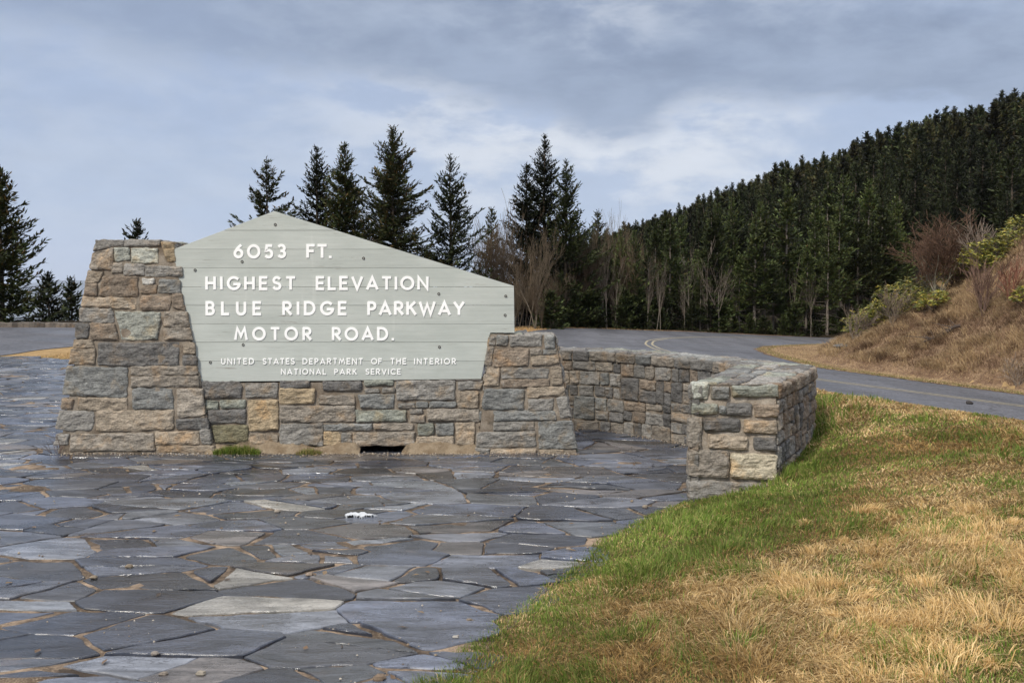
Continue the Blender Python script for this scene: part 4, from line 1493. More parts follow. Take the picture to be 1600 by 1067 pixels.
for nm, msk in (('green_grass', isg), ('dry_grass', ~isg)):
    mb = MB()
    blades(mb, np.stack([X, Y, Z], 1)[msk], h[msk], lean[msk], wb[msk], col[msk], rg)
    if nm == 'dry_grass':                    # pale tussocks, mostly low right
        T = []
        tries = 0
        while len(T) < 85 and tries < 9000:
            tries += 1
            uu, dd = rg.uniform(.10, .62), 2.9 * (7.6 / 2.9) ** rg.uniform(0, 1) ** 1.3
            p_ = np.array([uu * dd, dd])
            fav = sstep(np.array([uu]), .22, .42)[0] * sstep(np.array([dd]), 5.2, 4.2)[0] - .04
            if rg.random() > fav or poly_sd(p_[:1], p_[1:], PLAZA)[0] < .8 or .93 * p_[0] + .37 * p_[1] > 6.2:
                continue
            if poly_sd(p_[:1], p_[1:], WALLPOLY)[0] < .35 or any(np.hypot(*(p_ - q_)) < .10 for q_ in T):
                continue
            T.append(p_)
        T = np.array(T)
        for p_ in T:
            rad = .022 + .10 * rg.random() ** 2.2
            m_ = int(60 + 2600 * rad)
            off = rg.normal(0, 1, (m_, 2)) * rad * .55
            b_ = p_ + off
            zz = terrain(b_[:, 0], b_[:, 1])
            ln_ = off / rad * rg.uniform(.5, 1.0, m_)[:, None] + rg.normal(0, .40, (m_, 2)) + rg.normal(0, .45, 2)
            cc = G_TAN[rg.choice([0, 0, 2, 1], m_)] * rg.uniform(.8, 1.25, m_)[:, None] * np.array([1.06, 1.04, 1.0])
            blades(mb, np.c_[b_, zz], rg.uniform(.022, .062, m_) * (rad / .06) ** .4, ln_, np.full(m_, .0036), cc, rg)
    if nm == 'dry_grass':                    # coarser turf on the far side of the berm
        n_ = 110000
        x_, y_ = rg.uniform(0, 16, n_), rg.uniform(-1, 21, n_)
        p__ = .93 * x_ + .37 * y_
        da_ = poly_sd(x_, y_, [tuple(q_) for q_ in ASPHALT])
        k_ = (p__ > 6.6) & (da_ > .05) & (poly_sd(x_, y_, PLAZA) > .1) & (poly_sd(x_, y_, WALLPOLY) > .05)
        x_, y_ = x_[k_], y_[k_]
        cc = G_TAN[rg.integers(0, 4, len(x_))] * rg.uniform(.55, 1.1, (len(x_), 1))
        gk = rg.random(len(x_)) < .25 + .3 * fbm2(x_ * .8, y_ * .8, 3, 88)
        cc[gk] = G_GREEN[rg.integers(0, 4, gk.sum())]
        an_ = rg.uniform(0, 6.28, len(x_))
        blades(mb, np.c_[x_, y_, terrain(x_, y_) - .01], rg.uniform(.03, .07, len(x_)), np.stack([np.cos(an_), np.sin(an_)], 1) * rg.uniform(.3, 1.3, (len(x_), 1)), np.full(len(x_), .009), cc, rg)
    tag(mb.build(nm, M['grass']), 'short green lawn grass along the paving edge and wall foot' if nm == 'green_grass' else 'dry tan winter grass over the lawn', 'grass', kind='stuff')

# dry grass on the bank, the island and the verges
N = 230000
u = rg.uniform(.17, .56, N)
D = 22 * (62 / 22.0) ** rg.uniform(0, 1, N)
X, Y = u * D, D
dA = poly_sd(X, Y, [tuple(p) for p in ASPHALT])
dB = -poly_sd(X, Y, [tuple(p) for p in TOE])
k = (dA > .05) & bank_keep(X, Y)
X, Y, dA, dB = X[k], Y[k], dA[k], dB[k]
Z = terrain(X, Y) + .02
n1, n2 = fbm2(X * .35, Y * .35, 4, 91), fbm2(X * 1.1, Y * 1.1, 4, 92)
pale = sstep(n1 * .7 + n2 * .9 + (dB < .6) * .7, -.35, .55)
hb = np.where(dB > .4, rg.uniform(.10, .30, len(X)) * (.5 + .9 * sstep(n2, -.4, .6)), rg.uniform(.03, .06, len(X)))
cA, cB = np.array((.47, .345, .20)), np.array((.17, .108, .066))
pr = np.clip(pale * 1.15 - .12 + rg.normal(0, .25, len(X)), 0, 1)[:, None]
cb = (cA * pr + cB * (1 - pr)) * rg.uniform(.7, 1.25, len(X))[:, None]
edgeg = (dA < .7) & (rg.random(len(X)) < .55) & (X > 10)
cb[edgeg] = np.array((.20, .19, .06)) * rg.uniform(.8, 1.3, (edgeg.sum(), 1))
ang = rg.uniform(0, 2 * np.pi, len(X))
lean = np.stack([np.cos(ang), np.sin(ang)], 1) * rg.uniform(.3, 1.2, len(X))[:, None] + np.array([-.55, -.25]) * (dB > .4)[:, None]
mb = MB()
blades(mb, np.stack([X, Y, Z], 1), hb, lean, rg.uniform(.010, .022, len(X)), cb, rg)
nT = 1500                                     # straw tussocks combed down the slope
uT = rg.uniform(.2, .56, nT)
DT = 24 * (56 / 24.0) ** rg.uniform(0, 1, nT)
kT = (-poly_sd(uT * DT, DT, [tuple(p) for p in TOE]) > .5)
for x_, y_ in zip((uT * DT)[kT], DT[kT]):
    m_ = 38
    b_ = np.array([x_, y_]) + rg.normal(0, .10, (m_, 2))
    ln_ = rg.normal(0, .35, (m_, 2)) + np.array([-.95, -.4]) + rg.normal(0, .2, 2)
    cc = (cA * rg.uniform(.75, 1.25) if rg.random() < .62 else cB * rg.uniform(.7, 1.2)) * rg.uniform(.75, 1.2, (m_, 1))
    blades(mb, np.c_[b_, terrain(b_[:, 0], b_[:, 1])], rg.uniform(.2, .42, m_), ln_, np.full(m_, .016), cc, rg)
tag(mb.build('bank_grass', M['grass']), 'matted brown and straw coloured grass covering the cut bank', 'grass', kind='stuff')

# verge strip beyond the lot and green fringe at its near corner
mb = MB()
N = 26000
X, Y = rg.uniform(-11.5, -5.5, N), rg.uniform(17.5, 29, N)
dA, dP = poly_sd(X, Y, [tuple(p) for p in ASPHALT]), poly_sd(X, Y, PLAZA)
k = (dA > .02) & (dP > .02)
X, Y, dP = X[k], Y[k], dP[k]
gg = rg.random(len(X)) < np.exp(-dP / .5) * .6
cb = np.where(gg[:, None], np.array((.16, .19, .05)), np.array((.44, .31, .15))) * rg.uniform(.75, 1.25, len(X))[:, None]
ang = rg.uniform(0, 2 * np.pi, len(X))
blades(mb, np.stack([X, Y, terrain(X, Y) - .01], 1), rg.uniform(.05, .10, len(X)), np.stack([np.cos(ang), np.sin(ang)], 1) * .6, np.full(len(X), .009), cb, rg)
N = 30000
X, Y = rg.uniform(-2, 10, N), rg.uniform(52, 68, N)
dA = poly_sd(X, Y, [tuple(p) for p in ASPHALT])
k = (dA > .05) & (dA < 2.2)
X, Y = X[k], Y[k]
cb = np.tile(np.array((.46, .31, .15)), (len(X), 1)) * rg.uniform(.75, 1.25, len(X))[:, None]
ang = rg.uniform(0, 2 * np.pi, len(X))
blades(mb, np.stack([X, Y, terrain(X, Y) - .05], 1), rg.uniform(.05, .16, len(X)), np.stack([np.cos(ang), np.sin(ang)], 1) * .6, np.full(len(X), .02), cb, rg)
tag(mb.build('verge_grass', M['grass']), 'dry tan grass on the verges of the lot and the road bend', 'grass', kind='stuff')

# moss and grass tufts at the foot of the sign
def tuft(name, px0, px1, py, label, cat, n_, hgt, cols, yoff, grp=None):
    a, b = at_y(px0, py, D0 + yoff), at_y(px1, py, D0 + yoff)
    o = MB()
    t_ = rg.uniform(0, 1, n_)
    base = np.stack([a[0] + (b[0] - a[0]) * t_, D0 + yoff + rg.uniform(-.05, .05, n_), np.full(n_, .0)], 1)
    hh = hgt * (0.4 + .8 * np.sin(np.pi * np.clip(t_ * .9 + .05, 0, 1))) * rg.uniform(.5, 1.2, n_)
    an = rg.uniform(0, 6.28, n_)
    blades(o, base, hh, np.stack([np.cos(an), np.sin(an)], 1) * rg.uniform(.1, .8, n_)[:, None], np.full(n_, .0045), np.asarray(cols)[rg.integers(0, len(cols), n_)] * rg.uniform(.7, 1.3, (n_, 1)), rg)
    return tag(o.build(name, M['grass']), label, cat, grp)


tuft('grass_tuft', 334, 408, 706, 'green grass tuft against the mossy stones by the left pier', 'grass tuft', 1100, .075, [(.09, .15, .02), (.14, .19, .03), (.20, .20, .05)], -.04)
tuft('grass_tuft', 463, 502, 709, 'small yellowish tuft under the middle of the low wall', 'grass tuft', 420, .05, [(.14, .17, .04), (.28, .22, .09)], -.05)

# ------------------------------------------------------------------ trees
def tubes(mb, P0, P1, r0, r1, col, k=4):
    P0, P1 = np.asarray(P0, float), np.asarray(P1, float)
    r0, r1 = np.asarray(r0, float), np.asarray(r1, float)
    d = P1 - P0
    d = d / np.maximum(np.linalg.norm(d, axis=1), 1e-9)[:, None]
    ref = np.where(np.abs(d[:, 2:3]) > .9, np.array([[1.0, 0, 0]]), np.array([[0, 0, 1.0]]))
    a = np.cross(d, ref)
    a /= np.linalg.norm(a, axis=1)[:, None]
    b = np.cross(d, a)
    V = []
    for e in range(k):
        t_ = 2 * math.pi * e / k
        o = a * math.cos(t_) + b * math.sin(t_)
        V.append(P0 + o * r0[:, None])
        V.append(P1 + o * r1[:, None])
    V = np.stack(V, 1)
    n = len(P0)
    base = (np.arange(n) * 2 * k)[:, None]
    F = []
    for e in range(k):
        f = (e + 1) % k
        F.append(base + np.array([2 * e, 2 * f, 2 * f + 1, 2 * e + 1]))
    col = np.asarray(col, float)
    if col.ndim == 2:
        col = np.repeat(col, 2 * k, 0)
    mb.add(V.reshape(-1, 3), F, col)


def cards(mb, P, dr, ln, wd, col, rg):
    """leaf-shaped quads starting at P along dr"""
    n = len(P)
    dr = dr / np.maximum(np.linalg.norm(dr, axis=1), 1e-9)[:, None]
    up = np.array([0, 0, 1.0]) + rg.normal(0, .55, (n, 3))
    sd_ = np.cross(dr, up)
    sd_ /= np.maximum(np.linalg.norm(sd_, axis=1), 1e-9)[:, None]
    m = P + dr * (ln * .45)[:, None]
    V = np.stack([P, m + sd_ * (wd / 2)[:, None], P + dr * ln[:, None], m - sd_ * (wd / 2)[:, None]], 1)
    k = np.arange(n) * 4
    mb.add(V.reshape(-1, 3), [np.stack([k, k + 1, k + 2, k + 3], 1)], np.repeat(col, 4, 0))


GREENS = np.array([(.020, .036, .013), (.027, .045, .015), (.016, .028, .012), (.036, .050, .017), (.030, .036, .013)]) * np.array((.62, .52, .40))
TIPS = np.array([(.042, .050, .017), (.075, .055, .020), (.036, .050, .016)])  # shoot tip colours; the sunlit look of the crowns is painted in here


def conifer(H, Rd, seed, base=.06, wh=40, nb=6, card=(.26, .085), twig=.5, step=.17, spars=.0, brown=.15, top_up=48, low=-12, irr=.3, dead=0, trunk_r=None, green=1.0, pw=.80, tip=1.0):
    g = np.random.default_rng(seed)
    cb, tb = MB(), MB()
    P, Dr, Ln, Wd, Cl = [], [], [], [], []
    B0, B1, Br0, Br1 = [], [], [], []
    lop = g.uniform(0, 6.28)
    for i in range(wh):
        f = (i + g.uniform(-.3, .3)) / wh
        f = np.clip(f, 0, .995)
        z = H * (base + (1 - base) * f)
        env = Rd * ((1 - f) ** pw) * (1 - .25 * math.exp(-f * 9)) + .02
        for b in range(nb):
            if g.random() < spars:
                continue
            an = g.uniform(0, 6.28)
            L = env * g.uniform(1 - irr * 1.6, 1 + irr * .55) * (1 + .12 * math.cos(an - lop))
            el_ = R(low + (top_up - low) * f ** .8 + g.normal(0, 7))
            nS = max(2, int(L / step))
            s_ = np.linspace(.12 if L > .6 else .0, 1, nS + 1)
            curl = .16 * L * (1 - f)
            ox, oz = np.cos(el_) * L * s_, np.sin(el_) * L * s_ + curl * s_ ** 2.2 - .10 * L * (1 - f) * np.sin(np.pi * s_)
            bx = np.stack([np.cos(an) * ox, np.sin(an) * ox, z + oz], 1)
            t_ = np.gradient(bx, axis=0)
            t_ /= np.linalg.norm(t_, axis=1)[:, None]
            if L > .35:
                B0.append(bx[:1] * np.array([[.3, .3, 1]]) * 1.0)
                B1.append(bx[-1:] * 1.0)
                Br0.append(.012 + .012 * L)
                Br1.append(.004)
            hz = np.array([-math.sin(an), math.cos(an), 0])
            for sgn in (-1, 1, 0):
                if sgn == 0:
                    dr = t_ + g.normal(0, .12, t_.shape)
                    tl = np.full(len(s_), step * 1.5)
                    pp = bx
                else:
                    dr = t_ * .75 + hz * sgn * (.75 + g.uniform(-.2, .2, (len(s_), 1))) + np.array([0, 0, -.10 * (1 - f)])
                    tl = np.minimum(twig * L * (1 - s_) * .75 + .10 + .05 * L, .75) * g.uniform(.6, 1.15, len(s_))
                    pp = bx
                dr /= np.linalg.norm(dr, axis=1)[:, None]
                # cards along every twig
                m = np.maximum(1, np.ceil(tl / (card[0] * .62)).astype(int))
                rep = np.repeat(np.arange(len(s_)), m)
                q = np.concatenate([np.arange(x) for x in m]) / np.repeat(m, m)
                P.append(pp[rep] + dr[rep] * (q * tl[rep])[:, None] + g.normal(0, .018, (len(rep), 3)))
                dd = dr[rep] + g.normal(0, .32, (len(rep), 3)) + np.array([0, 0, .12])
                Dr.append(dd)
                cs = .55 + .45 * min(1, (1 - f) * 4)
                Ln.append(cs * card[0] * g.uniform(.7, 1.3, len(rep)))
                Wd.append(cs * card[1] * g.uniform(.7, 1.35, len(rep)))
                tipness = np.clip(s_[rep] * .6 + q * .5 + g.normal(0, .15, len(rep)), 0, 1)
                cI = GREENS[g.integers(0, 5, len(rep))] * green
                cT = np.where((g.random(len(rep)) < brown * (.3 + 1.2 * f))[:, None], TIPS[1] * np.array([1.15, .9, .8]), TIPS[g.choice([0, 2], len(rep))]) * green
                tp = (tipness ** 2.5)[:, None] * .75
                Cl.append(cI * (1 - tp) + cT * tip * tp)  # tip strengthens the highlight painted on the shoot ends
    # leader
    n_ = 14
    zz = np.linspace(H * .985 - .5, H, n_)
    P.append(np.stack([np.zeros(n_), np.zeros(n_), zz], 1))
    Dr.append(np.c_[g.normal(0, .5, (n_, 2)), np.ones(n_)])
    Ln.append(np.full(n_, card[0] * .8))
    Wd.append(np.full(n_, card[1] * .7))
    Cl.append(GREENS[g.integers(0, 5, n_)])
    cards(cb, np.concatenate(P), np.concatenate(Dr), np.concatenate(Ln), np.concatenate(Wd), np.concatenate(Cl), g)
    tr = trunk_r or .012 * H + .03
    ns = 12
    zz = np.linspace(-.4, H, ns + 1)
    wx = np.cumsum(g.normal(0, .012, (ns + 1, 2)), 0)
    wx -= wx[1]
    pts = np.c_[wx * np.linspace(0, 1, ns + 1)[:, None], zz]
    rr_ = tr * (1 - np.linspace(0, 1, ns + 1)) ** .9 + .008
    tc = np.array((.17, .145, .12)) if dead else np.array((.085, .068, .052))
    tubes(tb, pts[:-1], pts[1:], rr_[:-1], rr_[1:], tc, 7)
    if B0:
        tubes(tb, np.concatenate(B0), np.concatenate(B1), Br0, Br1, (.06, .048, .036), 3)
    if dead:                                     # bare lower limbs
        q0, q1 = [], []
        for _ in range(dead):
            z = H * g.uniform(.03, base + .15)
            an, L = g.uniform(0, 6.28), Rd * g.uniform(.3, .95)
            q0.append((0, 0, z))
            q1.append((math.cos(an) * L, math.sin(an) * L, z + L * g.uniform(-.25, .2)))
        tubes(tb, q0, q1, np.full(dead, .02), np.full(dead, .006), (.15, .125, .105), 3)
    return cb, tb


def place_conifer(name, loc, mbs, label, cat, group, rz=0, sc=(1, 1)):
    cb, tb = mbs
    o = thing(name, loc, label, cat, group)
    off = np.array(loc)
    o['_o'] = [0.0, 0.0, 0.0]
    c_ = cb.build('crown', M['needle'], o)
    t_ = tb.build('trunk', M['bark'], o, True)
    o['_o'] = [float(x) for x in loc]
    o.rotation_euler = (0, 0, rz)
    o.scale = (sc[0], sc[0], sc[1])
    PARTS[o.name] = [c_, t_]
    return o


def ground_at(x, y):
    return float(terrain(np.array([x]), np.array([y]))[0]) - 0.05


def by_px(px, D):
    """ground point in the direction of photo column px at distance D"""
    x = (px - 800) / FPX * D
    return np.array([x, D, ground_at(x, D)])


def top_h(px, py, D, base):
    return at_y(px, py, D)[2] - base


# the tall trees one can tell apart (photo column, top row, distance, half width at the base in photo px, options, label)
HERO = [
    (4, 262, 41, 92, dict(wh=34, nb=6, low=-8, irr=.38, spars=.12, brown=.35), 'tall dark spruce with drooping open boughs at the left edge of the lot'),
    (76, 428, 47, 34, dict(wh=22, nb=5, spars=.15), 'small ragged spruce just right of the large spruce across the lot'),
    (112, 436, 49, 32, dict(wh=22, nb=5, spars=.1), 'short spruce against the hazy ridge, close left of the tall stone pier'),
    (216, 346, 50, 52, dict(wh=34, nb=5, spars=.2, irr=.35), 'lone young spruce whose thin tip shows over the tall stone pier'),
    (419, 248, 52, 78, dict(wh=30, nb=5, irr=.42, spars=.18, low=2, top_up=40, brown=.3), 'spruce with layered boughs right behind the peak of the sign'),
    (497, 229, 57, 62, dict(wh=46, nb=5, irr=.36, spars=.18, brown=.15), 'slim pointed spruce second from the sign peak, thin at the top'),
    (540, 225, 55, 66, dict(wh=46, nb=6, irr=.3, spars=.08, brown=.3), 'dense narrow spruce touching the biggest spruce on its left side'),
    (616, 199, 54, 92, dict(wh=44, nb=7, irr=.38, spars=.08, brown=.45), 'broadest and tallest spruce behind the sloping top of the sign'),
    (705, 243, 56, 66, dict(wh=36, nb=5, irr=.38, spars=.26, low=4, brown=.05), 'open spruce with visible trunk behind the right slope of the sign'),
    (823, 256, 63, 52, dict(wh=44, nb=5, irr=.33, spars=.12, brown=.05), 'left and lower of three spruces crowded together right of the sign'),
    (850, 212, 64, 62, dict(wh=48, nb=6, irr=.33, spars=.08, brown=.05), 'tallest middle spruce of three crowded together right of the sign'),
    (884, 251, 63, 66, dict(wh=42, nb=5, irr=.38, spars=.15, low=6, brown=.05), 'right hand spruce of the crowded three, boughs sweeping right'),
    (933, 330, 68, 44, dict(wh=30, nb=5, spars=.15), 'short dark spruce between the three crowded spruces and the forest'),
    (768, 326, 66, 30, dict(wh=34, nb=4, spars=.4, brown=.5, base=.2), 'thin half bare spruce standing among leafless grey trees'),
]
for k, (px, py, D, hw, kw, lab) in enumerate(HERO):
    b = by_px(px, D)
    H = top_h(px, py, D, b[2])
    place_conifer('spruce_tree', b, conifer(H, 1.17 * hw / FPX * D, 500 + k, green=1.3, **dict(kw, spars=kw.get('spars', 0) * .65)), lab, 'tree', 'tall spruces standing beyond the lot and road')

# ---- forest edge and mountain: prototypes, then copies
edge_p = [conifer(8, 1.5, 700 + k, base=.24, wh=30, nb=5, spars=.15, irr=.36, dead=22, card=(.24, .09), brown=.02, green=2.9, low=-5) for k in range(4)]
mid_p = [conifer(10, 3.1, 720 + k, base=.06, wh=30, nb=5, spars=.1, irr=.38, card=(.36, .13), twig=.45, step=.26, brown=.03, pw=1.0, green=.80, tip=1.45) for k in range(5)]
far_p = [conifer(10, 3.3, 740 + k, base=.05, wh=21, nb=5, irr=.38, card=(.62, .25), twig=.45, step=.5, brown=.03, pw=1.05, green=.72, tip=1.3) for k in range(5)]

tan_ = [tuple(p) for p in ASPHALT]
g = np.random.default_rng(21)
edge_protos, mid_protos = [], []
E_LAB = 'green spruce with bare lower trunk in the front row of the forest'
M_LAB = 'dark spruce of the dense wood covering the lower mountainside'
OD = np.array([[(p[0] / p[1]) * FPX + 800, p[1]] for p in OUTER[:9]])[::-1]
edge_D = lambda px: float(np.interp(px, OD[:, 0], OD[:, 1]))
pts_e = []
px_list = list(np.linspace(945, 1420, 30)) + list(np.linspace(955, 1400, 22))
for k, px in enumerate(px_list):
    px = px + g.uniform(-7, 7)
    D = edge_D(px) + (g.uniform(1.5, 4.5) if k < 30 else g.uniform(5, 12))
    x = (px - 800) / FPX * D
    H = g.uniform(6.2, 9.2) + (1.3 if k >= 30 else 0)
    H = min(H, (float(np.interp(x / D, SKY_U, SKY_S)) - .004) * D + 1.36 - ground_at(x, D)) * g.uniform(.9, 1.02)
    pts_e.append((x, D, H * (1 if g.random() < .7 else g.uniform(.45, .8))))
for k, (x, D, H) in enumerate(pts_e):
    z = ground_at(x, D)
    if k < 4:
        o = place_conifer('spruce_tree', (x, D, z), edge_p[k], E_LAB, 'tree', 'spruces along the forest edge', g.uniform(0, 6), (H / 8 * g.uniform(.85, 1.1), H / 8))
        edge_protos.append(o)
    else:
        copy_thing(edge_protos[k % 4], (x, D, z), g.uniform(0, 6.28), (H / 8 * g.uniform(.8, 1.15), H / 8))

def cap_h(x, y, z, H):
    s = float(np.interp(x / y, SKY_U, SKY_S))
    lim = (s - .004) * math.hypot(x, y) + 1.36 - z
    return max(2.2, min(H, lim * g.uniform(.86, 1.0) if g.random() > .22 else lim * g.uniform(1.04, 1.18)))


cand = []
while len(cand) < 3400:
    u_ = g.uniform(.035, .66)
    r_ = math.sqrt(g.uniform(80 ** 2, 292 ** 2))
    y = r_ / math.sqrt(1 + u_ * u_)
    cand.append((u_ * y, y, r_))
cand.sort(key=lambda c: c[2])
# thin out crowding
kept = []
gridh = {}
for c in cand:
    key = (int(c[0] // 4.2), int(c[1] // 4.2))
    near = [q for dx in (-1, 0, 1) for dy in (-1, 0, 1) for q in gridh.get((key[0] + dx, key[1] + dy), [])]
    md = (2.7 if c[2] < 130 else 3.3) * g.uniform(.8, 1.25)
    if any((q[0] - c[0]) ** 2 + (q[1] - c[1]) ** 2 < md * md for q in near):
        continue
    gridh.setdefault(key, []).append(c)
    kept.append(c)
NI = 205
for k, (x, y, r_) in enumerate(kept[:NI]):
    z = ground_at(x, y)
    H = cap_h(x, y, z, 4.0 + 6.0 * g.random() ** .8)
    if k < 5:
        o = place_conifer('spruce_tree', (x, y, z), mid_p[k], M_LAB, 'tree', 'spruces on the lower mountainside', g.uniform(0, 6), (H / 10 * g.uniform(.8, 1.1), H / 10))
        mid_protos.append(o)
    else:
        copy_thing(mid_protos[k % 5], (x, y, z), g.uniform(0, 6.28), (H / 10 * g.uniform(.75, 1.15), H / 10))
# the rest of the wood as one object
mb = MB()
protoV = []
for cbm, tbm in far_p:
    protoV.append((np.concatenate(cbm.V), np.concatenate(cbm.C), np.concatenate(cbm.F)))
rest = kept[NI:]
rz_ = terrain(np.array([c[0] for c in rest]), np.array([c[1] for c in rest]))
for k, (x, y, r_) in enumerate(rest):
    V, C, F = protoV[k % 5]
    a, H = g.uniform(0, 6.28), cap_h(x, y, rz_[k], 4.2 + 6.5 * g.random())
    s_, sw = H / 10, H / 10 * g.uniform(.75, 1.2)
    ca, sa = math.cos(a) * sw, math.sin(a) * sw
    Vn = np.stack([V[:, 0] * ca - V[:, 1] * sa + x, V[:, 0] * sa + V[:, 1] * ca + y, V[:, 2] * s_ + rz_[k]], 1)
    tint = .5 + 1.1 * g.random() ** 1.6 + (1.0 if g.random() < .08 else 0)
    tint = tint * np.array([g.uniform(.9, 1.45), 1, g.uniform(.85, 1.1)])
    mb.add(Vn, [F], C * tint)
tag(mb.build('forest', M['needle']), 'dense dark spruce wood on the upper mountainside and its skyline', 'forest', kind='stuff')

yg = [conifer(2.2, .75, 760 + k, base=.03, wh=14, nb=5, card=(.2, .08), brown=.0, green=1.5, step=.2) for k in range(3)]
yo = []
g = np.random.default_rng(44)
for k in range(60):
    px = g.uniform(796, 1420)
    D = edge_D(px) + g.uniform(.9, 2.6)
    b = by_px(px, D)
    H = g.uniform(.8, 2.6)
    if k < 3:
        yo.append(place_conifer('young_fir', b, yg[k], 'knee to head high young fir growing at the foot of the forest edge', 'young fir', 'young firs under the forest edge', 0, (H / 2.2, H / 2.2)))
    else:
        copy_thing(yo[k % 3], b, g.uniform(0, 6.28), (H / 2.2 * g.uniform(.8, 1.4), H / 2.2))

# ---- leafless trees
def bare_tree(H, seed, nst=1, spread=.45, rad=.07, levels=4, col=(.17, .14, .115), tcol=None, lift=.15, droop=0, kids=(5, 4, 4, 3), jit=.10, klen=1.0, minr=.0085):
    g = np.random.default_rng(seed)
    tr, tw = [[], [], [], []], [[], [], [], []]

    def grow(p, d, L, r_, lev):
        n = 5 if lev == 0 else 3
        pts = [p]
        dirs = []
        for _ in range(n):
            d = d + g.normal(0, jit, 3) + np.array([0, 0, lift * .3])
            d = d / np.linalg.norm(d)
            p = p + d * L / n
            pts.append(p)
            dirs.append(d)
        for k in range(n):
            r0, r1 = r_ * (1 - k / n * .75), r_ * (1 - (k + 1) / n * .75)
            dst = tr if lev == 0 else tw
            for lst, v in zip(dst, (pts[k], pts[k + 1], r0, r1)):
                lst.append(v)
        if lev >= levels - 1:
            return
        for c in range(kids[lev]):
            f = g.uniform(.25, 1.0) if lev else g.uniform(.3, 1.0)
            i = min(int(f * n), n - 1)
            q = pts[i] + (pts[i + 1] - pts[i]) * (f * n - i)
            a = g.uniform(0, 6.28)
            base = dirs[i]
            o = np.cross(base, np.array([math.cos(a), math.sin(a), .3]))
            o /= np.linalg.norm(o)
            nd = base * math.cos(spread * g.uniform(.7, 1.5)) + o * math.sin(spread * g.uniform(.7, 1.5))
            nd /= np.linalg.norm(nd)
            grow(q, nd, L * g.uniform(.38, .68) * klen, r_ * (1 - f * .7) * .62, lev + 1)
    for s_ in range(nst):
        a = g.uniform(0, 6.28)
        tilt = g.uniform(.05, .3) if nst == 1 else g.uniform(.15, .8) * min(1, spread * 2)
        d = np.array([math.cos(a) * tilt, math.sin(a) * tilt, 1.0])
        grow(np.array([0, 0, -.1]), d / np.linalg.norm(d), H * g.uniform(.6, .8), rad, 0)
    tb, cb = MB(), MB()
    tubes(tb, *tr, tcol if tcol is not None else col, 6)
    tubes(cb, tw[0], tw[1], np.maximum(tw[2], minr), np.maximum(tw[3], minr * .7), np.asarray(col) * g.uniform(.75, 1.25, (len(tw[0]), 1)), 3)
    return cb, tb


def place_bare(name, loc, mbs, label, cat, group=None, rz=0, sc=(1, 1)):
    o = thing(name, loc, label, cat, group)
    o['_o'] = [0.0, 0.0, 0.0]
    c_ = mbs[0].build('twigs', M['bark'], o)
    t_ = mbs[1].build('trunk', M['bark'], o, True)
    o['_o'] = [float(x) for x in loc]
    o.rotation_euler = (0, 0, rz)
    o.scale = (sc[0], sc[0], sc[1])
    PARTS[o.name] = [c_, t_]
    return o


bare_p = [bare_tree(6.0, 800 + k, 1 + (k % 2), .34, .05, 4, [(.110, .080, .052), (.135, .105, .072), (.085, .060, .040)][k % 3], (.16, .135, .105), kids=(10, 6, 4), lift=.7, jit=.11) for k in range(6)]
B_LAB = 'leafless brown tree in the thicket between the sign and the forest'
g = np.random.default_rng(33)
bare_o = []
spots = [(760, 5.2, 60), (779, 7.2, 62), (800, 6.3, 63), (745, 5.0, 61)]
spots += [(px_, g.uniform(3.0, 6.2) + 1.6 * g.random() * math.exp(-((px_ - 965) / 35) ** 2) - 0.9 * (px_ > 870) - 2.4 * (px_ < 890) * g.uniform(.5, 1), edge_D(px_) + g.uniform(1.5, 9)) for px_ in g.uniform(770, 1030, 112)]
for k, (px, H, D) in enumerate(spots):
    H = max(H, 1.3)
    b = by_px(px, D)
    if k < 4:
        lab = ['leafless grey shrubby tree low behind the right slope of the sign', 'tallest leafless grey tree against the sky right of the open spruce',
               'leafless grey tree touching the left side of three crowded spruces', 'short leafless tree partly hidden by the right slope of the sign'][k]
    else:
        lab = B_LAB
    if k < 6:
        bare_o.append(place_bare('bare_tree', b, bare_p[k], lab, 'tree', 'leafless trees at the wood edge', g.uniform(0, 6), (H / 6, H / 6)))
    else:
        copy_thing(bare_o[k % 6], b, g.uniform(0, 6.28), (H / 6 * g.uniform(.6, 1.0), H / 6), lab, 'leafless trees at the wood edge')

# pale saplings and poles in front of the dark wood
pole_p = [bare_tree(5.0, 830 + k, 1, .55, .045, 3, (.16, .13, .105), (.23, .20, .165), kids=(11, 3, 2), lift=.9, jit=.05) for k in range(6)]
pole_o = []
for k in range(20):
    px = g.uniform(930, 1340)
    D = edge_D(px) + g.uniform(.8, 2.2)
    b = by_px(px, D)
    H = g.uniform(2.6, 5.6)
    lab = 'thin pale bare sapling standing in front of the dark forest edge'
    if k < 6:
        pole_o.append(place_bare('sapling', b, pole_p[k], lab, 'sapling', 'pale saplings at the forest edge', g.uniform(0, 6), (H / 5, H / 5)))
    else:
        copy_thing(pole_o[k % 6], b, g.uniform(0, 6.28), (H / 5 * .6, H / 5))
# the bleached snag
b = by_px(1042, 72)
place_bare('dead_tree', b, bare_tree(7.5, 860, 1, 1.1, .075, 3, (.36, .34, .30), (.46, .44, .40), lift=0.9, kids=(14, 3, 2), klen=.32, jit=.04), 'bleached dead tree trunk standing among green spruces', 'dead tree')

snag = bpy.data.objects['dead_tree']
g = np.random.default_rng(61)
for c in [kept[i] for i in g.choice(np.arange(120, 700), 16, replace=False)]:
    z = ground_at(c[0], c[1])
    H = cap_h(c[0], c[1], z, 11.0) * 1.0
    copy_thing(snag, (c[0], c[1], z), g.uniform(0, 6.28), (H / 7.5, H / 7.5), 'pale dead snag scattered in the dark wood on the mountainside', 'dead snags on the mountainside')

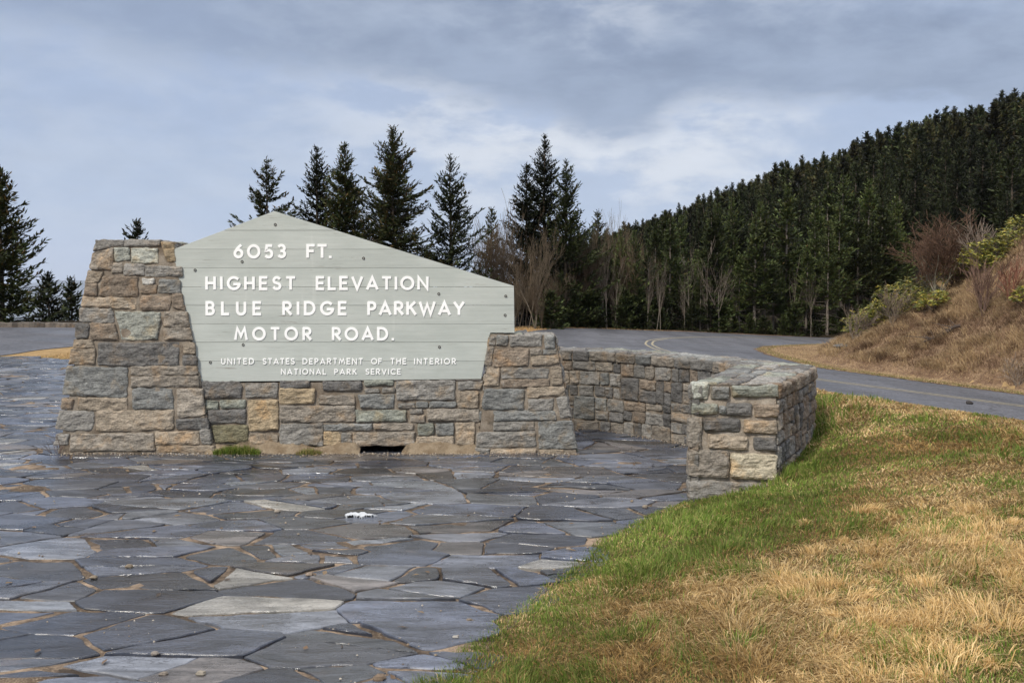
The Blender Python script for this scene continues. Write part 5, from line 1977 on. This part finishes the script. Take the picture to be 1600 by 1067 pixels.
# ------------------------------------------------------------------ shrubs on the bank
def on_bank(px, py):
    d = ray(px, py)
    t = np.linspace(20, 57, 2200)
    P = EYE + d * t[:, None]
    z = terrain(P[:, 0], P[:, 1])
    k = np.nonzero(P[:, 2] < z)[0]
    k = k[0] if len(k) else np.argmin(P[:, 2] - z)
    return np.array([P[k, 0], P[k, 1], z[k]])


LEAFC = np.array([(.20, .195, .035), (.30, .265, .045), (.12, .135, .03), (.33, .24, .05), (.075, .10, .028)])


def rhodo(rx, hz, seed, n, tint=1.0):
    g = np.random.default_rng(seed)
    cb, tb = MB(), MB()
    P, Dr, Cl = [], [], []
    s0, s1 = [], []
    for k in range(n):
        a, rr_ = g.uniform(0, 6.28), math.sqrt(g.uniform(0, 1))
        q = np.array([math.cos(a) * rr_ * rx, math.sin(a) * rr_ * rx, hz * (g.uniform(.25, 1.0) * math.sqrt(max(0, 1 - rr_ ** 2 * .8)))])
        m = 9
        an = np.linspace(0, 6.28, m, endpoint=False) + g.uniform(0, 1)
        P.append(np.tile(q, (m, 1)))
        Dr.append(np.stack([np.cos(an), np.sin(an), g.uniform(-.7, .5, m)], 1))
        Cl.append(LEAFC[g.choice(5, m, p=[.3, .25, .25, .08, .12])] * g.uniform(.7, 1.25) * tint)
        if k % 3 == 0:
            s0.append((q[0] * .15, q[1] * .15, -.05))
            s1.append(q)
    P, Dr, Cl = np.concatenate(P), np.concatenate(Dr), np.concatenate(Cl)
    cards(cb, P, Dr, g.uniform(.11, .19, len(P)), g.uniform(.04, .06, len(P)), Cl, g)
    tubes(tb, s0, s1, np.full(len(s0), .02), np.full(len(s0), .006), (.13, .105, .08), 3)
    return cb, tb


def shrub(px, py, rx, hz, seed, n, label, tint=1.0):
    b = on_bank(px, py)
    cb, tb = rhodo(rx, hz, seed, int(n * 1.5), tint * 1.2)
    o = thing('evergreen_shrub', b, label, 'shrub', 'evergreen shrubs on the bank')
    o['_o'] = [0.0, 0.0, 0.0]
    cb.build('leaves', M['leaf'], o)
    tb.build('stems', M['bark'], o)
    o['_o'] = [float(x) for x in b]


shrub(1350, 525, .95, 1.15, 901, 110, 'lowest yellow green shrub at the toe of the bank')
shrub(1372, 510, .8, 1.1, 902, 80, 'small yellow green shrub second up from the toe of the bank')
shrub(1404, 498, 1.1, 1.6, 903, 130, 'leafy shrub left of the pale stems under the big bare shrub', .8)
shrub(1432, 474, .9, 1.3, 904, 90, 'dark green shrub close below the big bare shrub', .55)
shrub(1458, 484, .7, .8, 905, 60, 'bright yellow green shrub on open grass below the big bare shrub')
shrub(1495, 437, 1.0, 1.5, 906, 110, 'olive and orange leafed shrub immediately right of the big bare shrub', .85)
shrub(1512, 418, .7, .9, 907, 60, 'small leafy shrub above the olive and orange shrub', .8)
shrub(1547, 424, .6, .8, 908, 50, 'isolated yellow green shrub on open grass near the crest')
shrub(1545, 388, 1.1, 1.3, 909, 130, 'round yellow green shrub on the crest of the bank')
shrub(1572, 376, 1.0, 1.1, 910, 100, 'yellow green crest shrub beside the roundest one', .9)
shrub(1596, 366, .8, 1.1, 911, 70, 'uppermost yellow green shrub on the crest at the right edge')
shrub(1601, 478, .45, .7, 912, 35, 'small green shrub halfway up the bank at the right edge')

b = on_bank(1466, 470)
place_bare('bare_shrub', b, bare_tree(3.7, 921, 7, .5, .032, 4, (.115, .070, .048), (.22, .20, .15), lift=.3, kids=(8, 7, 5, 3), jit=.13), 'big rounded leafless shrub with reddish twigs on the bank', 'shrub', sc=(1.12, .80))
b = on_bank(1535, 495)
place_bare('bare_shrub', b, bare_tree(1.9, 922, 14, .35, .015, 3, (.16, .10, .075), (.15, .10, .08), kids=(5, 3, 2)), 'fan of bare brown stems in the middle of the bank', 'shrub')
b = on_bank(1578, 478)
place_bare('bare_shrub', b, bare_tree(1.5, 923, 9, .3, .014, 3, (.20, .09, .06), (.18, .09, .06), kids=(4, 3, 2)), 'reddish bare stems right of the fan of brown stems', 'shrub')
b = on_bank(1392, 512)
place_bare('bare_shrub', b, bare_tree(1.6, 924, 6, .35, .012, 3, (.15, .115, .085), (.17, .14, .11), kids=(5, 3, 2)), 'greyish bare shrub between the yellow green shrubs low on the bank', 'shrub')
b = on_bank(1335, 534)
place_bare('bare_shrub', b, bare_tree(1.5, 925, 9, .35, .014, 3, (.19, .15, .12), (.2, .17, .14), kids=(5, 3, 2)), 'wispy bare shrub at the very toe of the bank by the bend', 'shrub')
b = on_bank(1532, 400)
place_bare('bare_shrub', b, bare_tree(2.1, 926, 12, .4, .016, 3, (.19, .15, .12), (.2, .17, .14), kids=(6, 4, 2)), 'grey bare shrub in front of the round crest shrub', 'shrub')
b = on_bank(1590, 606)
place_bare('bare_shrub', b, bare_tree(1.0, 927, 9, .5, .010, 3, (.22, .17, .13), (.2, .17, .14), kids=(5, 3, 2)), 'low twiggy bush at the foot of the bank by the right edge', 'shrub')

# fallen branch on the bank
mb = MB()
a, c = on_bank(1437, 545), on_bank(1500, 516)
T_ = np.linspace(0, 1, 12)
base = a + (c - a) * T_[:, None]
base[:, 2] = terrain(base[:, 0], base[:, 1]) + .14 + .05 * np.sin(T_ * 9)
tubes(mb, base[:-1], base[1:], .02 + .045 * T_[:-1], .02 + .045 * T_[1:], (.075, .058, .048), 6)
gg_ = np.random.default_rng(3)
for _ in range(16):
    i = gg_.integers(2, 11)
    d_ = (base[i] - base[i - 1])
    e_ = base[i] + np.array([gg_.normal(0, .25), gg_.normal(0, .25), gg_.uniform(.05, .35)]) - d_ * gg_.uniform(.5, 2)
    tubes(mb, [base[i]], [e_], [.018], [.006], (.085, .068, .058), 4)
tag(mb.build('fallen_branch', M['bark'], None, True), 'dark fallen branch lying on the grassy bank', 'branch')

# rock at the toe
def rock(name, c, sx, sy, sz, seed, col, label, cat, group=None, mat='pebble', res=(14, 9)):
    mb = MB()
    nu, nv = res
    U, Vv = np.meshgrid(np.linspace(0, 2 * np.pi, nu, endpoint=False), np.linspace(.0, np.pi, nv))
    U, Vv = U.ravel(), Vv.ravel()
    d = np.stack([np.sin(Vv) * np.cos(U), np.sin(Vv) * np.sin(U), np.cos(Vv)], 1)
    k = 1 + .28 * fbm(d * 1.3 + seed, 3, 5)
    P = d * k[:, None]
    P = np.sign(P) * np.abs(P) ** .85 * np.array([sx, sy, sz]) + np.array(c) + np.array([0, 0, sz * .6])
    i, j = np.meshgrid(np.arange(nu), np.arange(nv - 1))
    i, j = i.ravel(), j.ravel()
    mb.add(P, [np.stack([j * nu + i, (j + 1) * nu + i, (j + 1) * nu + (i + 1) % nu, j * nu + (i + 1) % nu], 1)], col)
    return tag(mb.build(name, M[mat]), label, cat, group)


rock('rock', on_bank(1318, 543), .34, .28, .09, 3, (.10, .10, .095), 'grey rock half sunk in grass at the toe of the bank', 'rock')
p = on_road(1514.5, 632)
rock('clod', (p[0], p[1], p[2] + .01), .085, .06, .05, 8, (.035, .03, .028), 'small dark clod lying on the road surface', 'clod')
PB = [(202, 886, .028, (.25, .20, .14), 'brown pebble on the paving, larger of two in a diagonal joint'),
      (147, 903, .026, (.27, .22, .16), 'pebble left of the two brown pebbles in the diagonal joint'),
      (433, 800, .030, (.36, .31, .25), 'pale tan stone chip midway across the paving'),
      (484, 899, .027, (.28, .22, .17), 'brown pebble in a joint below the middle of the paving'),
      (242, 1022, .022, (.32, .28, .24), 'pebble on the large slab near the bottom left'),
      (314, 1054, .026, (.34, .30, .24), 'pebble at the bottom edge of the paving'),
      (256, 1054, .022, (.26, .22, .18), 'dark pebble on the bottom left slab'),
      (592, 1062, .034, (.22, .16, .11), 'squarish brown stone at the bottom of the paving'),
      (734, 970, .020, (.25, .20, .15), 'small pebble near the lawn edge'),
      (1008, 793, .030, (.30, .25, .19), 'tan chip close to the end of the curved wall'),
      (888, 858, .020, (.32, .27, .22), 'pebble halfway along the lawn edge'), (712, 996, .018, (.5, .47, .42), 'white chip beside the grass at the lower lawn edge')]
for k, (px, py, s_, c_, lab) in enumerate(PB):
    p = at_z(px, py, 0)
    rock('pebble', (p[0], p[1], .0), s_ * .72, s_ * .55, s_ * .36, 20 + k * 3, np.array(c_) * .7, lab, 'pebble', 'loose pebbles on the paving', res=(7, 5))
p = at_z(567, 806, 0)
mb = MB()
nx_, ny_ = 60, 40
gx, gy = np.meshgrid(np.linspace(-.15, .15, nx_ + 1), np.linspace(-.08, .08, ny_ + 1))
gx, gy = gx.ravel(), gy.ravel()
m_ = .64 - np.hypot(gx / .125, gy / .05) + .75 * fbm2(gx * 22, gy * 30, 4, 3)
hs = .003 + .018 * np.clip(m_, 0, 1) ** .6 * (1 + .3 * fbm2(gx * 60, gy * 60, 3, 4)) - .02 * (m_ < 0)
F = grid_faces(nx_, ny_)
F = F[(m_[F] > -.08).all(1)]
mb.add(np.c_[p[0] + gx, p[1] + gy, hs], [F], (.48, .50, .52))
tag(mb.build('snow_patch', M['snow']), 'small thin patch of white snow on the dark paving', 'snow patch')
p = at_y(79, 690, D0 - .12)
place_bare('dead_weed', (p[0], D0 + .0, 0), bare_tree(.26, 930, 9, .4, .002, 2, (.13, .09, .08), (.12, .08, .07), kids=(3, 2), minr=.0013), 'small dark dead weed at the foot of the tall stone pier', 'weed')

# ------------------------------------------------------------------ stone kerb along the far side of the lot
mb = MB()
ka, kb = on_road(-260, 511.5), on_road(330, 511.5)
n = 70
for k in range(n):
    t0_, t1_ = k / n, (k + .93) / n
    a, c = ka + (kb - ka) * t0_, ka + (kb - ka) * t1_
    h_ = .16 + rs.uniform(-.015, .02)
    w2 = .32
    V = []
    for p in (a, c):
        for dy in (0, w2):
            for z in (-.1, h_):
                V.append((p[0], p[1] + dy + rs.uniform(-.02, .02), p[2] + z))
    mb.add(V, [[0, 1, 5, 4], [2, 6, 7, 3], [1, 3, 7, 5], [0, 2, 3, 1], [4, 5, 7, 6]], np.array(PAL['c']) * rs.uniform(.6, 1.2))
tag(mb.build('stone_kerb', M['stone']), 'low stone kerb edging the far side of the parking lot', 'kerb')

# ------------------------------------------------------------------ far ridge
mb = MB()
nx = 90
xs_ = np.linspace(-6500, 3500, nx + 1)
KM = 3.4                                       # twenty kilometres away
rows = [(5200, -600), (5600, -260), (6000, 0), (6500, -500)]
V = []
for y, dz in rows:
    crest = 30 + 60 * fbm2(xs_ / 1500, np.full(nx + 1, 1.0), 4, 7) + np.interp(xs_, [-6500, -3200, -2700, -2200, 0, 3500], [-60, 20, 70, 40, -60, -80])
    V.append(np.stack([xs_, np.full(nx + 1, float(y)), crest + dz + 25 * fbm2(xs_ / 300, np.full(nx + 1, y / 300), 4, 8)], 1) * KM)
mb.add(np.concatenate(V), [grid_faces(nx, len(rows) - 1)], (.035, .045, .025))
tag(mb.build('hills', M['hill'], None, True), kind='structure')

# the air: one closed box round everything
hm = bpy.data.materials.new('air')
hm.use_nodes = True
ht = NT(hm.node_tree)
hv = ht.node('ShaderNodeVolumePrincipled')
hv.inputs['Color'].default_value = (.80, .87, 1.0, 1)
hv.inputs['Density'].default_value = 0.00005
hv.inputs['Anisotropy'].default_value = 0.2
ho = ht.node('ShaderNodeOutputMaterial')
ht.t.links.new(hv.outputs[0], ho.inputs['Volume'])
mb = MB()
V = [(x, y, z) for x in (-26000, 26000) for y in (-1800, 24000) for z in (-2500, 900)]
mb.add(V, [[0, 1, 3, 2], [4, 6, 7, 5], [0, 4, 5, 1], [2, 3, 7, 6], [1, 5, 7, 3], [0, 2, 6, 4]])
tag(mb.build('haze', hm), kind='stuff')
for o in bpy.data.objects:
    if '_o' in o:
        del o['_o']
